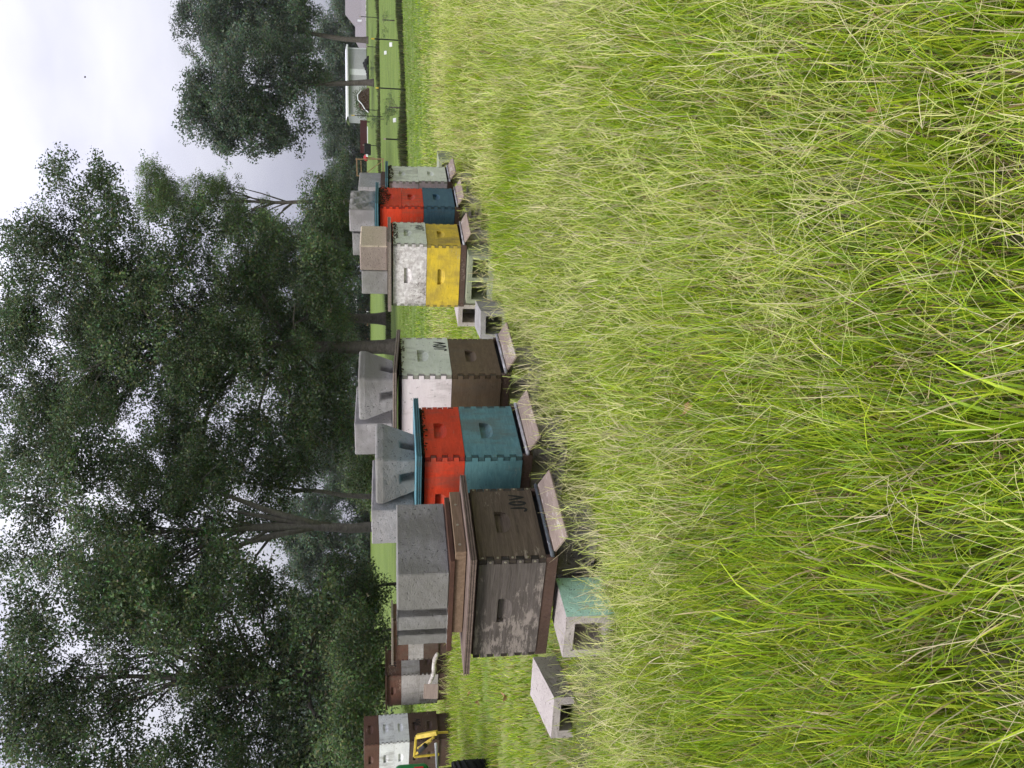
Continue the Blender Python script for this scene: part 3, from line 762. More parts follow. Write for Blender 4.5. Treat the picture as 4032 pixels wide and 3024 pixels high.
def stalks(n, y0, y1, margin, l0, l1, w, pal, mask=None, heads=True, bendm=.75, seg=5, thr=-.6):
    P, ci = clumped(n, y0, y1, margin, 9, .09); ok = clear(P) & (smooth_noise(P, 2.4, 21) > thr)
    if mask is not None: ok &= mask(P)
    P, ci = P[ok], ci[ok]; n = len(P); cm = ci.max() + 1; caz = rng.uniform(0, 6.283, cm)
    Ln = rng.uniform(l0, l1, n) * beside(P) ** .8; az = rng.normal(caz[ci], .9); bend = np.abs(rng.normal(bendm, .5, n)); col = palette(n, pal, .15)
    ww = np.full(n, w) * rng.uniform(.8, 1.2, n)
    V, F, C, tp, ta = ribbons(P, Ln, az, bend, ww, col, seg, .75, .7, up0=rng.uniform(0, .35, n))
    out = [(V, F, C)]
    if heads:
        for h_ in range(4):
            i = np.nonzero(rng.random(n) < (.85, .8, .6, .35)[h_])[0]; m = len(i)
            a2 = az[i] + rng.normal(0, 1.2, m); u0 = ta[i] + rng.normal(0, .45, m)
            V, F, C, _, _ = ribbons(tp[i][:, :2], rng.uniform(.035, .095, m), a2, rng.normal(.25, .3, m), ww[i] * 1.25, col[i] * rng.uniform(.85, 1.1, (m, 1)), 2, .9, .6, start=tp[i][:, 2], up0=u0)
            out.append((V, F, C))
    return out
tallm = tall_mask
shortm = lambda P: ~tall_mask(P)
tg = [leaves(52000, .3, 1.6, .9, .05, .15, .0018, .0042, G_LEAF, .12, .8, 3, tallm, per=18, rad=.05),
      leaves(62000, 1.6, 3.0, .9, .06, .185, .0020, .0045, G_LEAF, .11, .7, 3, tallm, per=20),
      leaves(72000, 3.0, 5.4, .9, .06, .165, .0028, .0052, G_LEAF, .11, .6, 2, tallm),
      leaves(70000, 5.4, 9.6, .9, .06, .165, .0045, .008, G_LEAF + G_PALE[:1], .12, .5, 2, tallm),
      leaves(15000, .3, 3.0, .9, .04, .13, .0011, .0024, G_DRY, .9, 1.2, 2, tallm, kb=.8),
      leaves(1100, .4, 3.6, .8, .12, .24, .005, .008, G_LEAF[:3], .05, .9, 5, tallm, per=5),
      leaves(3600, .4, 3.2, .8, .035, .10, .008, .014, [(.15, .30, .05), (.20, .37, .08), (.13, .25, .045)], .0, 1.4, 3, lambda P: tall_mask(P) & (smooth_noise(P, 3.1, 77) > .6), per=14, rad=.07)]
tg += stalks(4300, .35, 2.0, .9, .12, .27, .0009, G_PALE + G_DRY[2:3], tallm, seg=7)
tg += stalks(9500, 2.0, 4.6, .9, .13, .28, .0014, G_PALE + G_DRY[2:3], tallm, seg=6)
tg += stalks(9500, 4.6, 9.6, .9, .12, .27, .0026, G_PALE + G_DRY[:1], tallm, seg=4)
grass_mesh('tall_grass', tg, 'long green crabgrass with pale seed stalks filling the foreground', 'grass')
sg = [leaves(90000, 2.9, 9.8, 1.2, .035, .09, .004, .007, G_LEAF + [(.38, .39, .12)], .14, .6, 2, shortm, per=30, rad=.14, kb=.65),
      leaves(42000, 9.2, 12.6, 1.5, .04, .11, .007, .013, G_LEAF + G_LEAF + G_PALE, .16, .6, 2, None, per=30, rad=.2, kb=.6),
      leaves(17000, 12.2, 15.5, 1.5, .03, .09, .009, .015, G_LEAF + G_LEAF + G_PALE, .1, .6, 1, None, per=20, rad=.3, kb=.7),
      leaves(9000, 14.5, 19, 1.5, .03, .08, .012, .018, G_LEAF, .08, .6, 1, None, per=16, rad=.35, kb=.7)]
sg += stalks(3000, 3.2, 9.8, 1.2, .06, .16, .003, G_DRY + G_PALE, shortm, False, 1.2, 3, .1)
sg += stalks(5200, 9.0, 11.8, 1.5, .10, .24, .005, G_DRY + G_PALE, None, False, .6, 3, -.2)
sg += stalks(2600, 11.5, 15.5, 1.5, .06, .16, .006, G_DRY + G_PALE, None, False, .6, 3, .1)
grass_mesh('short_grass', sg, 'shorter straw-flecked grass behind the hives and out to the lawn', 'grass')
grass_mesh('lawn_grass', [leaves(60000, 12.6, 31, 2.0, .025, .07, .014, .024, [(.16, .26, .03), (.20, .30, .04), (.25, .335, .06)], .05, .5, 1, None, per=12, rad=.2, kb=.75)], 'mown bright green lawn beyond the long grass', 'lawn')

# ------------------------------------------------------------------ trees
def clump(r, nb, n, rad, size, pal, sub=.42):
    """a leafy bough about a metre in radius: leaves gathered in sprays"""
    V, F, C = [], [], []
    for _ in range(nb):
        d = Vector((r.gauss(0, 1), r.gauss(0, 1), r.gauss(0, 1))).normalized() * r.random() ** .4; cb_ = Vector((d.x * 1.1, d.y * 1.1, d.z * .62)) * rad
        for i in range(n):
            d = Vector((r.gauss(0, 1), r.gauss(0, 1), r.gauss(0, .7))).normalized() * sub * rad * r.random() ** .5 + cb_
            nrm = Vector((r.gauss(0, 1), r.gauss(0, 1), r.gauss(.9, 1))).normalized(); u = nrm.orthogonal().normalized(); a = r.uniform(0, 6.28)
            u = (Matrix.Rotation(a, 3, nrm) @ u); v = nrm.cross(u); s = size * r.uniform(.65, 1.2)
            b0 = len(V); c = [x * r.uniform(.7, 1.25) for x in r.choice(pal)]
            for (p_, q_, k) in ((-.5, 0, 0), (-.1, .29, .02), (.5, 0, 0), (-.1, -.29, .02)): V.append(tuple(d + u * s * p_ + v * s * q_ + nrm * s * k)); C.append(c)
            F.append((b0, b0 + 1, b0 + 2, b0 + 3))
    return V, F, C
OAK = [(.072, .110, .046), (.092, .134, .054), (.060, .094, .046), (.116, .152, .062)]
LIGHT = [(.11, .165, .05), (.14, .195, .055), (.09, .145, .05)]
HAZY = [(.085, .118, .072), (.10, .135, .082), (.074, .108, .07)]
rt_ = random.Random(9)
LC = {}
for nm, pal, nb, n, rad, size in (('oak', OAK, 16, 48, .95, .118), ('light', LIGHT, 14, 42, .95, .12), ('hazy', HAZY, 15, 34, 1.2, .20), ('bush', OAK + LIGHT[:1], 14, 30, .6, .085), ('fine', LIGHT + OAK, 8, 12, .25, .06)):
    LC[nm] = proto_collection('leaf_' + nm, [proto_mesh('l%s%d' % (nm, k), *clump(rt_, nb, n, rad, size, pal), M['leaf']) for k in range(5)])

def tree(name, label, base, crowns, kind, trunk_r, Y, group=None, lean=0, limbs=14, fork=None, per=1.0, sub=1.0, scl=1.0, bark='bark', first=.35, cat='tree', seed=None):
    """crowns: ellipsoids (photo x, y, half height, half width in photo pixels, depth offset m) seen at Y metres"""
    r = np.random.default_rng(seed if seed is not None else int(abs(base[0] * 100 + base[1] * 10)) + 5)
    bz = gz(base[0], base[1]); root = empty(name, (base[0], base[1], bz))
    tag(root, label, cat, group)
    k = Y / FPX; pts = []; nodes = []
    for (px, py, hv, hw, dz) in crowns:
        c = np.array(at(px, py, Y + dz)) - np.array((base[0], base[1], bz)); ra = np.array((hw * k, max(1.2, min(hw, hv) * k * .9), hv * k))
        vol = ra[0] * ra[2]
        nsub = max(4, int(vol * 4.5 * sub / (scl ** 2)))
        for _ in range(nsub):
            d = r.normal(size=3); d /= np.linalg.norm(d); q = r.random() ** .42; sc = c + d * ra * q
            nodes.append(sc); pts.append(sc)
    pts = np.array(pts); pts = pts[pts[:, 2] > .3]; n = len(pts)
    sc_ = r.uniform(.65, 1.2, n) * scl * per
    co = scatter('crown', pts, np.column_stack([r.normal(0, .35, n), r.normal(0, .35, n), r.uniform(0, 6.28, n)]), sc_, r.integers(0, 5, n), LC[kind], root)
    co['kind'] = 'stuff'
    # trunk and limbs
    nodes = np.array(nodes); top = np.array(nodes[np.argmax(nodes[:, 2])]); H_ = top[2]
    cmean = nodes.mean(0)
    tb = MB(); tip = Vector((cmean[0] * .7 + lean, cmean[1] * .5, H_ * .8))
    tp = [Vector((0, 0, -.1)), Vector((0, 0, .12)), Vector((0, 0, .5))] + [Vector((tip.x * s ** 1.5, tip.y * s ** 1.5, .5 + (tip.z - .5) * s)) + Vector((r.normal(0, .06), r.normal(0, .06), 0)) * (H_ * .05) for s in np.linspace(.12, 1, 8)]
    trr = [trunk_r * 1.6, trunk_r * 1.3, trunk_r * 1.08] + [trunk_r * max(.12, (1 - .85 * s)) for s in np.linspace(.08, 1, 8)]
    if trunk_r > 0:
        tb.tube(tp, trr, 12); tb.build('trunk', M[bark], root, smooth=True)
        lb = MB(); order = r.permutation(len(nodes))[:limbs]
        for oi in order:
            tgt = Vector(nodes[oi]); s = min(.95, max(first, (tgt.z * .72) / max(.1, tip.z) - r.uniform(.05, .2)))
            i0 = 3 + s * 7; a = tp[min(9, int(i0))].lerp(tp[min(10, int(i0) + 1)], i0 - int(i0)); L_ = (tgt - a).length
            m1 = a.lerp(tgt, .35) + Vector((r.normal(0, .06), r.normal(0, .06), .10)) * L_; m2 = a.lerp(tgt, .7) + Vector((r.normal(0, .07), r.normal(0, .07), .07)) * L_
            r0 = trunk_r * max(.14, .5 * (1 - s)); lb.tube([a, m1, m2, tgt], [r0, r0 * .7, r0 * .42, r0 * .15], 6)
            for _ in range(2):
                t2 = tgt + Vector(r.normal(0, .9 * scl, 3)); lb.tube([m2, m2.lerp(t2, .5) + Vector((0, 0, .1)), t2], [r0 * .35, r0 * .25, r0 * .08], 5)
        for (fx, fy, f0) in (fork or []):
            tgt = Vector(at(fx, fy, Y)) - Vector((base[0], base[1], bz)); a = tp[2].lerp(tp[4], f0); m1 = a.lerp(tgt, .4) + Vector((0, 0, .06)) * (tgt - a).length
            lb.tube([a, a.lerp(m1, .5) + Vector((0, 0, .08)), m1, m1.lerp(tgt, .6), tgt], [trunk_r * .72, trunk_r * .66, trunk_r * .55, trunk_r * .36, trunk_r * .12], 9)
        if limbs: lb.build('branches', M[bark], root, smooth=True)
    return root
def foot(y, Y, px=1535): p_ = at(px, y, Y); return (p_.x, p_.y)

tree('oak_tree', 'tall dark oak with thick straight trunk behind the third hive', foot(1366, 34), [(230, 1080, 210, 300, 0), (560, 1180, 300, 400, 0), (900, 1180, 260, 430, 1), (520, 1560, 360, 300, 0), (880, 1560, 260, 330, -1), (1150, 1330, 190, 520, 0), (130, 1480, 160, 380, 1), (60, 1180, 90, 160, 1), (90, 1780, 120, 150, 0), (1130, 1750, 200, 180, -1), (330, 760, 150, 110, 0), (1290, 1120, 90, 220, 0), (700, 1850, 260, 170, 1), (1280, 1620, 90, 260, 0), (420, 1330, 200, 300, 1)],
     'oak', .27, 34, 'tall trees behind the hives', limbs=40, first=.22)
tree('dark_tree', 'rounded dark tree behind the red hives, touching the open sky', foot(960, 47), [(1280, 850, 80, 140, 0), (1120, 990, 120, 120, 0), (1250, 1050, 140, 160, 0), (1330, 900, 70, 250, 0), (1080, 1080, 120, 110, 0)],
     'oak', .2, 47, 'tall trees behind the hives', limbs=12, per=1.1)
tree('pale_tree', 'slender lighter tree rising between the oak and open sky', foot(800, 62), [(620, 690, 60, 65, 0), (700, 790, 110, 80, 0), (850, 760, 85, 75, 0), (620, 800, 80, 70, 0), (930, 880, 80, 90, 0), (1020, 860, 60, 70, 0)],
     'light', .2, 62, 'tall trees behind the hives', limbs=18, per=1.0, sub=1.9, scl=.9)
tree('forked_tree', 'grey forked tree behind the nearest hive block, open pale crown', foot(2068, 31), [(450, 2050, 300, 260, 0), (150, 2080, 150, 230, 0), (480, 2270, 200, 150, 0), (760, 1980, 200, 230, 0), (880, 2230, 170, 170, 1), (280, 1850, 200, 170, 0), (1050, 2080, 110, 140, 2), (620, 2300, 220, 170, 0)],
     'oak', .19, 31, 'tall trees behind the hives', limbs=34, first=.2, bark='bark_pale', fork=[(760, 1900, .9), (820, 2180, 1.0), (900, 2010, .8), (700, 2090, .95)])
tree('slim_tree', 'slim leaning grey tree just right of the forked tree', foot(1957, 33), [(900, 1850, 170, 130, 0), (700, 1800, 170, 130, 0), (1050, 1900, 90, 100, 0)],
     'light', .11, 33, 'tall trees behind the hives', limbs=12, bark='bark_pale', per=.7)
tree('shade_tree', 'broad dark tree filling the left side above the stacked boxes', foot(2660, 27), [(380, 2500, 260, 330, 0), (330, 2830, 200, 220, 0), (760, 2480, 280, 300, 0), (800, 2850, 250, 240, 0), (1100, 2520, 190, 330, 0), (1130, 2880, 180, 230, 0), (1310, 2700, 110, 380, 0), (110, 2650, 110, 200, 0), (140, 2480, 120, 200, 0), (120, 2880, 130, 180, 0), (1330, 2380, 90, 150, 1), (1390, 2560, 70, 260, -1), (1390, 2850, 80, 240, -1), (560, 2300, 200, 150, 0), (960, 2330, 150, 130, 0)],
     'oak', .24, 27, 'tall trees behind the hives', limbs=40, first=.2)
tree('shade_tree', 'dark tree at the far left edge of the view', foot(3150, 25), [(700, 3150, 300, 260, 0), (350, 3250, 250, 250, 0), (1050, 3120, 220, 240, 0), (1280, 3080, 130, 260, 0)],
     'oak', .2, 25, 'tall trees behind the hives', limbs=20, first=.2)
tree('round_tree', 'large round dense tree right of the open sky, nearer trunk', foot(329, 67), [(900, 380, 170, 160, 0), (1040, 300, 150, 190, 0), (1000, 490, 120, 95, 0), (1110, 520, 100, 60, 0), (780, 430, 70, 110, 0), (1180, 330, 70, 170, 0), (870, 530, 70, 70, 0)],
     'hazy', .22, 67, 'trees on the lawn to the right', limbs=20, per=1.0, sub=.95, scl=1.0)
tree('round_tree', 'tall tree at the right edge, its trunk in front of the grey roof', foot(163, 90), [(860, 130, 170, 150, 0), (1050, 80, 170, 150, 0), (740, 60, 50, 70, 0), (900, -80, 160, 130, 0), (1180, 90, 70, 150, 0), (1060, -60, 150, 150, 0)],
     'hazy', .28, 90, 'trees on the lawn to the right', limbs=20, per=1.0, sub=1.0, scl=1.15)
tree('flared_tree', 'tree with flared root base seen between the third and fourth hives', foot(1255, 44), [(1230, 1230, 120, 150, 0), (1000, 1200, 140, 170, 0), (1310, 1330, 80, 130, -1)],
     'oak', .27, 44, 'tall trees behind the hives', limbs=12, first=.5)
# understory and the far tree line
for i, (px, py, hv, hw, Y, lab) in enumerate([
        (1400, 2300, 90, 140, 29, 'low leafy bush on the lawn behind the nearest block'), (1380, 2620, 110, 180, 24, 'dense dark bush above the brown stacked boxes'),
        (1400, 2870, 120, 170, 22, 'dense dark bush behind the white stacked boxes'), (1440, 2480, 70, 90, 26, 'small dark bush left of the nearest hive block'),
        (1420, 1870, 80, 110, 40, 'shaded bush between the slim tree and the oak')]):
    tree('bush', lab, foot(py, Y), [(px, py, hv, hw, 0), (px + 50, py + 40, hv * .6, hw * .8, 0)], 'bush', .05, Y, 'bushes under the trees', limbs=6, per=1.6, sub=2.2, scl=.7, cat='bush')
FARL = ['far right end of', 'second from the right in', 'behind the white shed in', 'left of the white shed in', 'behind the wooden frame in', 'behind the red hives in', 'behind the third hive in', 'behind the slim tree in', 'behind the forked tree in', 'near the left end of', 'far left end of']
for i, (py, ht, hw) in enumerate([(-60, 90, 180), (190, 110, 150), (420, 120, 150), (620, 90, 120), (800, 110, 150), (1000, 170, 190), (1350, 190, 240), (1750, 200, 230), (2150, 220, 250), (2550, 240, 250), (2950, 220, 260)]):
    Y = 122 + (i * 37) % 17 if i < 5 else 84 + (i * 29) % 17
    tree('far_tree', 'hazy tree ' + FARL[i] + ' the distant tree line', foot(py, Y), [(1400 - ht * .5, py, ht * .75, hw, 0), (1440, py + 30, 50, hw * 1.1, 1), (1400 - ht, py - hw * .3, ht * .4, hw * .5, 0)],
         'hazy', .25, Y, 'distant tree line', limbs=4, per=1.15, sub=.85, scl=1.15)

# ------------------------------------------------------------------ stacked boxes by the trees
def far_stack(x, y, z, yaw, boxes, label, tilt=(0, 0), cover=None):
    e = empty('beehive', (x, y, z), R(yaw)); e.rotation_euler = (tilt[0], tilt[1], R(yaw)); tag(e, label, 'beehive', 'stacked hive boxes by the trees')
    zz = 0
    for (h, f, sd, kw) in boxes: hive_box(e, zz, h, f, sd, **kw); zz += h + .001
    if cover: ply_sheet('lid', e, -.03, W + .03, -.03, L + .03, zz, .02, 3, *cover)
    base = MB(); g_ = z - gz(x, y) + .03
    base.box(.02, W - .02, .03, L - .03, -g_, -.001); base.build('stand', M['browndark'], e)
    FOOT.append((x, y, R(yaw), W, L)); return e
far_stack(-4.05, 9.6, .26, 64, [(MED, 'browndark', 'browndark', {}), (MED, 'browndark', 'browndark', dict(letters=(.20, .03, .07, .12))), (MED, 'white', 'white', {}), (MED, 'white', 'white', {}), (MED, 'rustbrown', 'rustbrown', {})],
          'tall stack of brown and white hive boxes at the left edge by the trees', tilt=(R(1.2), R(-2.2)))
far_stack(-3.42, 9.95, .25, 62, [(.215, 'browndark', 'greywhite', {}), (.215, 'greywhite', 'greywhite', dict(handle=False, side_handle=False)), (MED, 'rustbrown', 'rustbrown', dict(letters=(.13, .06, .07, .13), handle=False))],
          'stack of greyed boxes with a rusty brown box on top', cover=('raildark', 'black', 'raildark'))
far_stack(-2.62, 9.45, .27, 80, [(MED, 'browndark', 'browndark', {}), (MED, 'greywhite', 'greywhite', {}), (MED, 'rustbrown', 'rustbrown', {})],
          'brown hive box peeping out behind the nearest concrete blocks', cover=('ply_a', 'ply_b', 'ply_white'))

# birch log, leaning board, white pipe
M['birch'] = paint('birch_bark', (.66, .63, .58), (.30, .26, .22), .7, 20, .4, (.08, .07, .06), .5)
l0, l1 = at(1722, 2575, 8.3), at(1694, 2690, 8.7)
b = MB(); b.tube([l0.lerp(l1, t_) + Vector((0, 0, .012 * math.sin(t_ * 7))) for t_ in np.linspace(0, 1, 7)], [.019, .024, .02, .025, .021, .02, .017], 9)
tag(b.build('birch_log', M['birch'], smooth=True), 'pale birch log lying in grass before the stacked boxes', 'log')
p_ = at(1688, 2722, 8.5); b = MB(); b.box(-.07, .07, -.012, .012, -.10, .05)
e = b.build('board', M['plank'], None, p_, (R(-14), R(4), R(20)), .003)
tag(e, 'short weathered board propped against the stacked boxes', 'board')
l0, l1 = at(1716, 2926, 8.1), at(1724, 3060, 8.1)
b = MB(); b.tube([l0, l1], .0135, 10); tag(b.build('white_pipe', M['white'], smooth=True), 'thin white pipe lying level at the left edge', 'pipe')

# ------------------------------------------------------------------ lawn tractor at the left edge
M['tgreen'] = NT('tractor_green').done((.018, .17, .05), .35); M['tyellow'] = plain('tractor_yellow', (.62, .46, .06), .5); M['tred'] = plain('reflector_red', (.45, .012, .02), .3)
M['rubber'] = plain('tyre_rubber', (.012, .012, .013), .8); M['seat'] = plain('seat_vinyl', (.02, .02, .02), .6)
gx, gy = -3.99, 7.45; e = empty('lawn_tractor', (gx, gy, gz(gx, gy)), R(29)); tag(e, 'green lawn tractor with yellow hitch frame, cut off by left edge', 'tractor')
def arch(x0, x1, r0, ycent, z, th):
    pts = [(r0 * math.cos(a), r0 * math.sin(a)) for a in np.linspace(R(8), R(172), 12)]; inn = [((r0 - th) * math.cos(a), (r0 - th) * math.sin(a)) for a in np.linspace(R(172), R(8), 12)]
    m_ = MB(); m_.prism([(x + ycent, y + z) for x, y in pts + inn], 0, x1 - x0, 0, Matrix(((0, 1, 0, x0), (1, 0, 0, 0), (0, 0, 1, 0), (0, 0, 0, 1)))); m_.f = [f[::-1] for f in m_.f]; return m_
def wheel(cx, cy, r, w):
    n = 36; m_ = MB(); prof = [(-.5, .62), (-.5, .86), (-.38, .97), (0, 1), (.38, .97), (.5, .86), (.5, .62)]
    vs_ = [(cx + w * p, cy + r * q * math.cos(2 * math.pi * k / n), r + r * q * math.sin(2 * math.pi * k / n)) for k in range(n) for p, q in prof]; k_ = len(prof)
    m_.add(vs_, [(k * k_ + j, k * k_ + j + 1, ((k + 1) % n) * k_ + j + 1, ((k + 1) % n) * k_ + j) for k in range(n) for j in range(k_ - 1)])
    for k in range(18):
        a = 2 * math.pi * k / 18
        for sg in (-1, 1):
            Mx = Matrix.Translation((cx, cy, r)) @ Matrix.Rotation(a + sg * .08, 4, 'X') @ Matrix.Translation((sg * w * .24, 0, r * .985)) @ Matrix.Rotation(sg * .5, 4, 'Z')
            m_.box(-w * .26, w * .26, -.012, .012, -.008, .018, 0, Mx)
    t_ = m_.build('wheel', M['rubber'], e)
    h_ = MB(); h_.tube([(cx - w * .4, cy, r), (cx + w * .4, cy, r)], r * .62, 20); h_.build('rim', M['tyellow'], t_); return t_
for sx in (.42, -.42): wheel(sx, 0, .27, .2)
for sx in (.40, -.40): wheel(sx - .02, -1.5, .14, .15)
b = MB(); b.box(.27, .56, -.36, .40, .42, .72); b.build('fender', M['tgreen'], e, bevel=.05, seg=4)
b = MB(); b.box(-.56, -.27, -.36, .40, .50, .66); b.build('fender', M['tgreen'], e, bevel=.05, seg=4)
b = MB(); b.box(-.26, .26, -.7, .42, .26, .58); b.build('body', M['tgreen'], e, bevel=.03, seg=3)
b = MB(); b.box(-.24, .24, -1.9, -.85, .30, .78); b.build('hood', M['tgreen'], e, bevel=.08, seg=4)
b = MB(); b.box(-.2, .2, -.2, .22, .585, .66); b.box(-.2, .2, .225, .30, .60, .98); b.build('seat', M['seat'], e, bevel=.03, seg=3)
b = MB(); b.tube([(0, -.82, .5), (0, -.62, .92)], .02, 8); b.tube([(.17 * math.cos(a), -.62 + .07 * math.sin(a), .93 + .15 * math.sin(a)) for a in np.linspace(0, 6.283, 20)], .014, 6); b.build('steering_wheel', M['seat'], e)
b = MB(); b.box(.561, .569, -.16, -.06, .44, .52); b.build('reflector', M['tred'], e)
b = MB(); b.box(.43, .53, -.369, -.361, .47, .55); b.build('reflector', M['tred'], e)
# hitch frame reaching right of the tractor
e2 = empty('hitch_linkage', at(1720, 2935, 8.3) - Vector((0, 0, .0))); tag(e2, 'yellow steel hitch frame with black ram beside the stacked boxes', 'hitch linkage')
o2 = Vector(e2.location)
def bar(pa, pb, w, mat_, nm, Ya=8.3, Yb=8.3):
    a_, b__ = at(*pa, Ya) - o2, at(*pb, Yb) - o2; m_ = MB(); m_.tube([a_, b__], w, 4 if mat_ != 'seat' else 10); return m_.build(nm, M[mat_], e2, bevel=.003)
bar((1638, 2902), (1631, 2980), .016, 'tyellow', 'top_bar'); bar((1641, 2900), (1722, 2885), .030, 'tyellow', 'side_plate', 8.3, 8.2)
bar((1645, 2947), (1710, 2902), .014, 'tyellow', 'brace', 8.35, 8.2); bar((1637, 2970), (1698, 2916), .013, 'tyellow', 'brace', 8.3, 8.15); bar((1652, 2958), (1675, 2934), .024, 'seat', 'ram', 8.22, 8.12)
bar((1631, 2980), (1730, 2970), .014, 'tyellow', 'leg'); bar((1722, 2885), (1765, 2883), .014, 'tyellow', 'leg')

# ------------------------------------------------------------------ garden and buildings beyond the lawn
def shelf(px, py): return None
def stake(px0, px1, py, Y, col, label):
    a_ = at(px1, py, Y); g_ = gz(a_.x, a_.y); H_ = (px1 - px0) * Y / FPX
    e = empty('garden_stake', (a_.x, a_.y, g_)); tag(e, label, 'stake', 'garden stakes on the lawn')
    b = MB(); b.tube([(0, 0, -.05), (.01, 0, H_ * .9)], .022, 7); b.build('post', M['black'], e)
    b = MB(); b.tube([(.01, 0, H_ * .9), (.012, 0, H_)], .026, 7); b.build('cap', M[col], e)
stake(1474, 1588, 160, 29.5, 'tyellow', 'black stake with yellow tip, right of the three along the near flower bed')
stake(1484, 1590, 352, 28, 'tyellow', 'black stake with yellow tip, middle of the three along the near flower bed')
stake(1502, 1588, 551, 25.5, 'ply_a', 'black stake with pale tip, left of the three along the near flower bed')
stake(1425, 1545, 461, 48, 'tyellow', 'tall black stake with yellow tip in front of the maroon panel')
stake(1418, 1494, 70, 54, 'ply_a', 'thin black stake against the grey roof')
stake(1453, 1503, 187, 54, 'ply_a', 'thin black stake beside the right edge tree trunk')
stake(1428, 1493, 574, 54, 'ply_a', 'thin black stake in front of the black bin')
stake(1430, 1500, 435, 54, 'ply_a', 'thin black stake just left of the woodpile')
def sapling(px, py, Y, label, hv=32):
    a_ = at(px, py, Y)
    tree('sapling', label, (a_.x, a_.y), [(px - 45, py, hv, 22, 0), (px - 60, py + 14, 16, 18, 0), (px - 25, py - 14, 14, 14, 0)], 'fine', .018, Y, 'young trees in the lawn', limbs=8, per=.8, sub=14, scl=.9, cat='sapling')
sapling(1572, 82, 34, 'leafy sapling on the lawn at the right edge'); sapling(1590, 425, 26, 'leafy sapling beside a white tag near the flower bed')
sapling(1528, 470, 46, 'thin sapling in front of the maroon panel', 26); sapling(1520, 270, 55, 'faint sapling before the white shed', 20)
for i, (px, py, Y, lab) in enumerate([(1546, 175, 36, 'white plant tag below the right sapling'), (1529, 207, 42, 'white plant tag farther out on the lawn'), (1553, 472, 33, 'white plant tag right of the near sapling mulch'), (1583, 450, 27.5, 'white plant tag beside the near sapling'), (1503, 280, 54, 'white marker by the far flower bed'), (1502, 518, 54, 'white marker by the far bed before the maroon panel')]):
    a_ = at(px, py, Y); b = MB(); b.box(-.09, .09, -.02, .02, 0, .13); tag(b.build('plant_tag', M['white'], None, (a_.x, a_.y, gz(a_.x, a_.y)), (R(-20), 0, R(10 * i)), .004), lab, 'plant tag', 'white tags on the lawn')
# flower beds: strips of dark weeds
def bed(name, p0_, p1_, wd, n, h0, h1, bw, pal, label):
    t_ = rng.random(n); q_ = rng.normal(0, wd * .5, n); d = np.array(p1_) - np.array(p0_); nr = np.array((-d[1], d[0])) / np.linalg.norm(d)
    P = np.array(p0_) + t_[:, None] * d + q_[:, None] * nr
    V, F, C, _, _ = ribbons(P, rng.uniform(h0, h1, n) * (1 + .35 * smooth_noise(P, .9, 3)), rng.uniform(0, 6.28, n), np.abs(rng.normal(0, .6, n)), rng.uniform(bw * .6, bw, n), palette(n, pal), 2, .7)
    grass_mesh(name, [(V, F, C)], label, 'flower bed')
WEED = [(.05, .075, .02), (.035, .05, .018), (.06, .045, .025), (.09, .11, .03), (.03, .04, .015)]
a_, b__ = at(1584, -250, 32), at(1612, 700, 23.8)
bed('flower_bed', (a_.x, a_.y), (b__.x, b__.y), .42, 15000, .05, .2, .03, WEED, 'near weedy flower bed edging the lawn')
a_, b__ = at(1495, -300, 56), at(1508, 720, 52)
bed('flower_bed', (a_.x, a_.y), (b__.x, b__.y), .9, 7000, .06, .26, .05, WEED + [(.12, .14, .05)], 'far thin flower bed across the lawn')
a_, b__ = at(1545, 1150, 40), at(1548, 1345, 40)  # short separate strip of dark blades across the lawn
bed('flower_bed', (a_.x, a_.y), (b__.x, b__.y), 1.2, 2600, .08, .25, .05, WEED, 'low dark strip of blades round the flared tree trunk')

M['siding'] = plain('white_metal_siding', (.50, .51, .53), .6); M['trim'] = plain('white_trim', (.78, .8, .83), .5); M['shingle'] = wood('grey_shingle', (.17, .155, .165), (.25, .23, .24), 8, 6)
M['brick'] = plain('orange_brick', (.30, .16, .10), .9); M['maroon'] = plain('maroon_paint', (.075, .022, .026), .6); M['frame_wood'] = wood('frame_wood', (.22, .14, .08), (.33, .22, .13), 8, 5)
def frame_at(px, py, Y): a_ = at(px, py, Y); return (a_.x, a_.y, gz(a_.x, a_.y))
# white shed
Y = 103; x0_, y0_, z0_ = frame_at(1461, 455, Y); e = empty('shed', (x0_, y0_, z0_), R(-6)); tag(e, 'long white metal shed behind the lawn', 'shed')
Wd = 250 * Y / FPX; Hh = 2.3
b = MB()
for k in range(46): b.box(Wd * k / 46, Wd * (k + 1) / 46 - .03, 0, .04, 0, Hh)
b.box(0, Wd, .045, 5, 0, Hh - .02); b.build('wall', M['siding'], e)
b = MB(); b.add([(-.3, -.35, Hh + .02), (Wd + .3, -.35, Hh + .02), (Wd + .3, 2.5, Hh + .3), (-.3, 2.5, Hh + .3), (-.3, 5.4, Hh + .02), (Wd + .3, 5.4, Hh + .02)], [(0, 1, 2, 3), (3, 2, 5, 4)]); b.build('roof', M['trim'], e)
b = MB(); b.box(-.3, Wd + .3, -.38, -.32, Hh - .16, Hh + .03); b.box(Wd - .1, Wd + .02, -.06, -.01, 0, Hh); b.build('trim', M['trim'], e)
b = MB(); b.box(Wd * .60, Wd * .69, -.05, -.002, 0, 2.0); b.build('door', M['trim'], e)
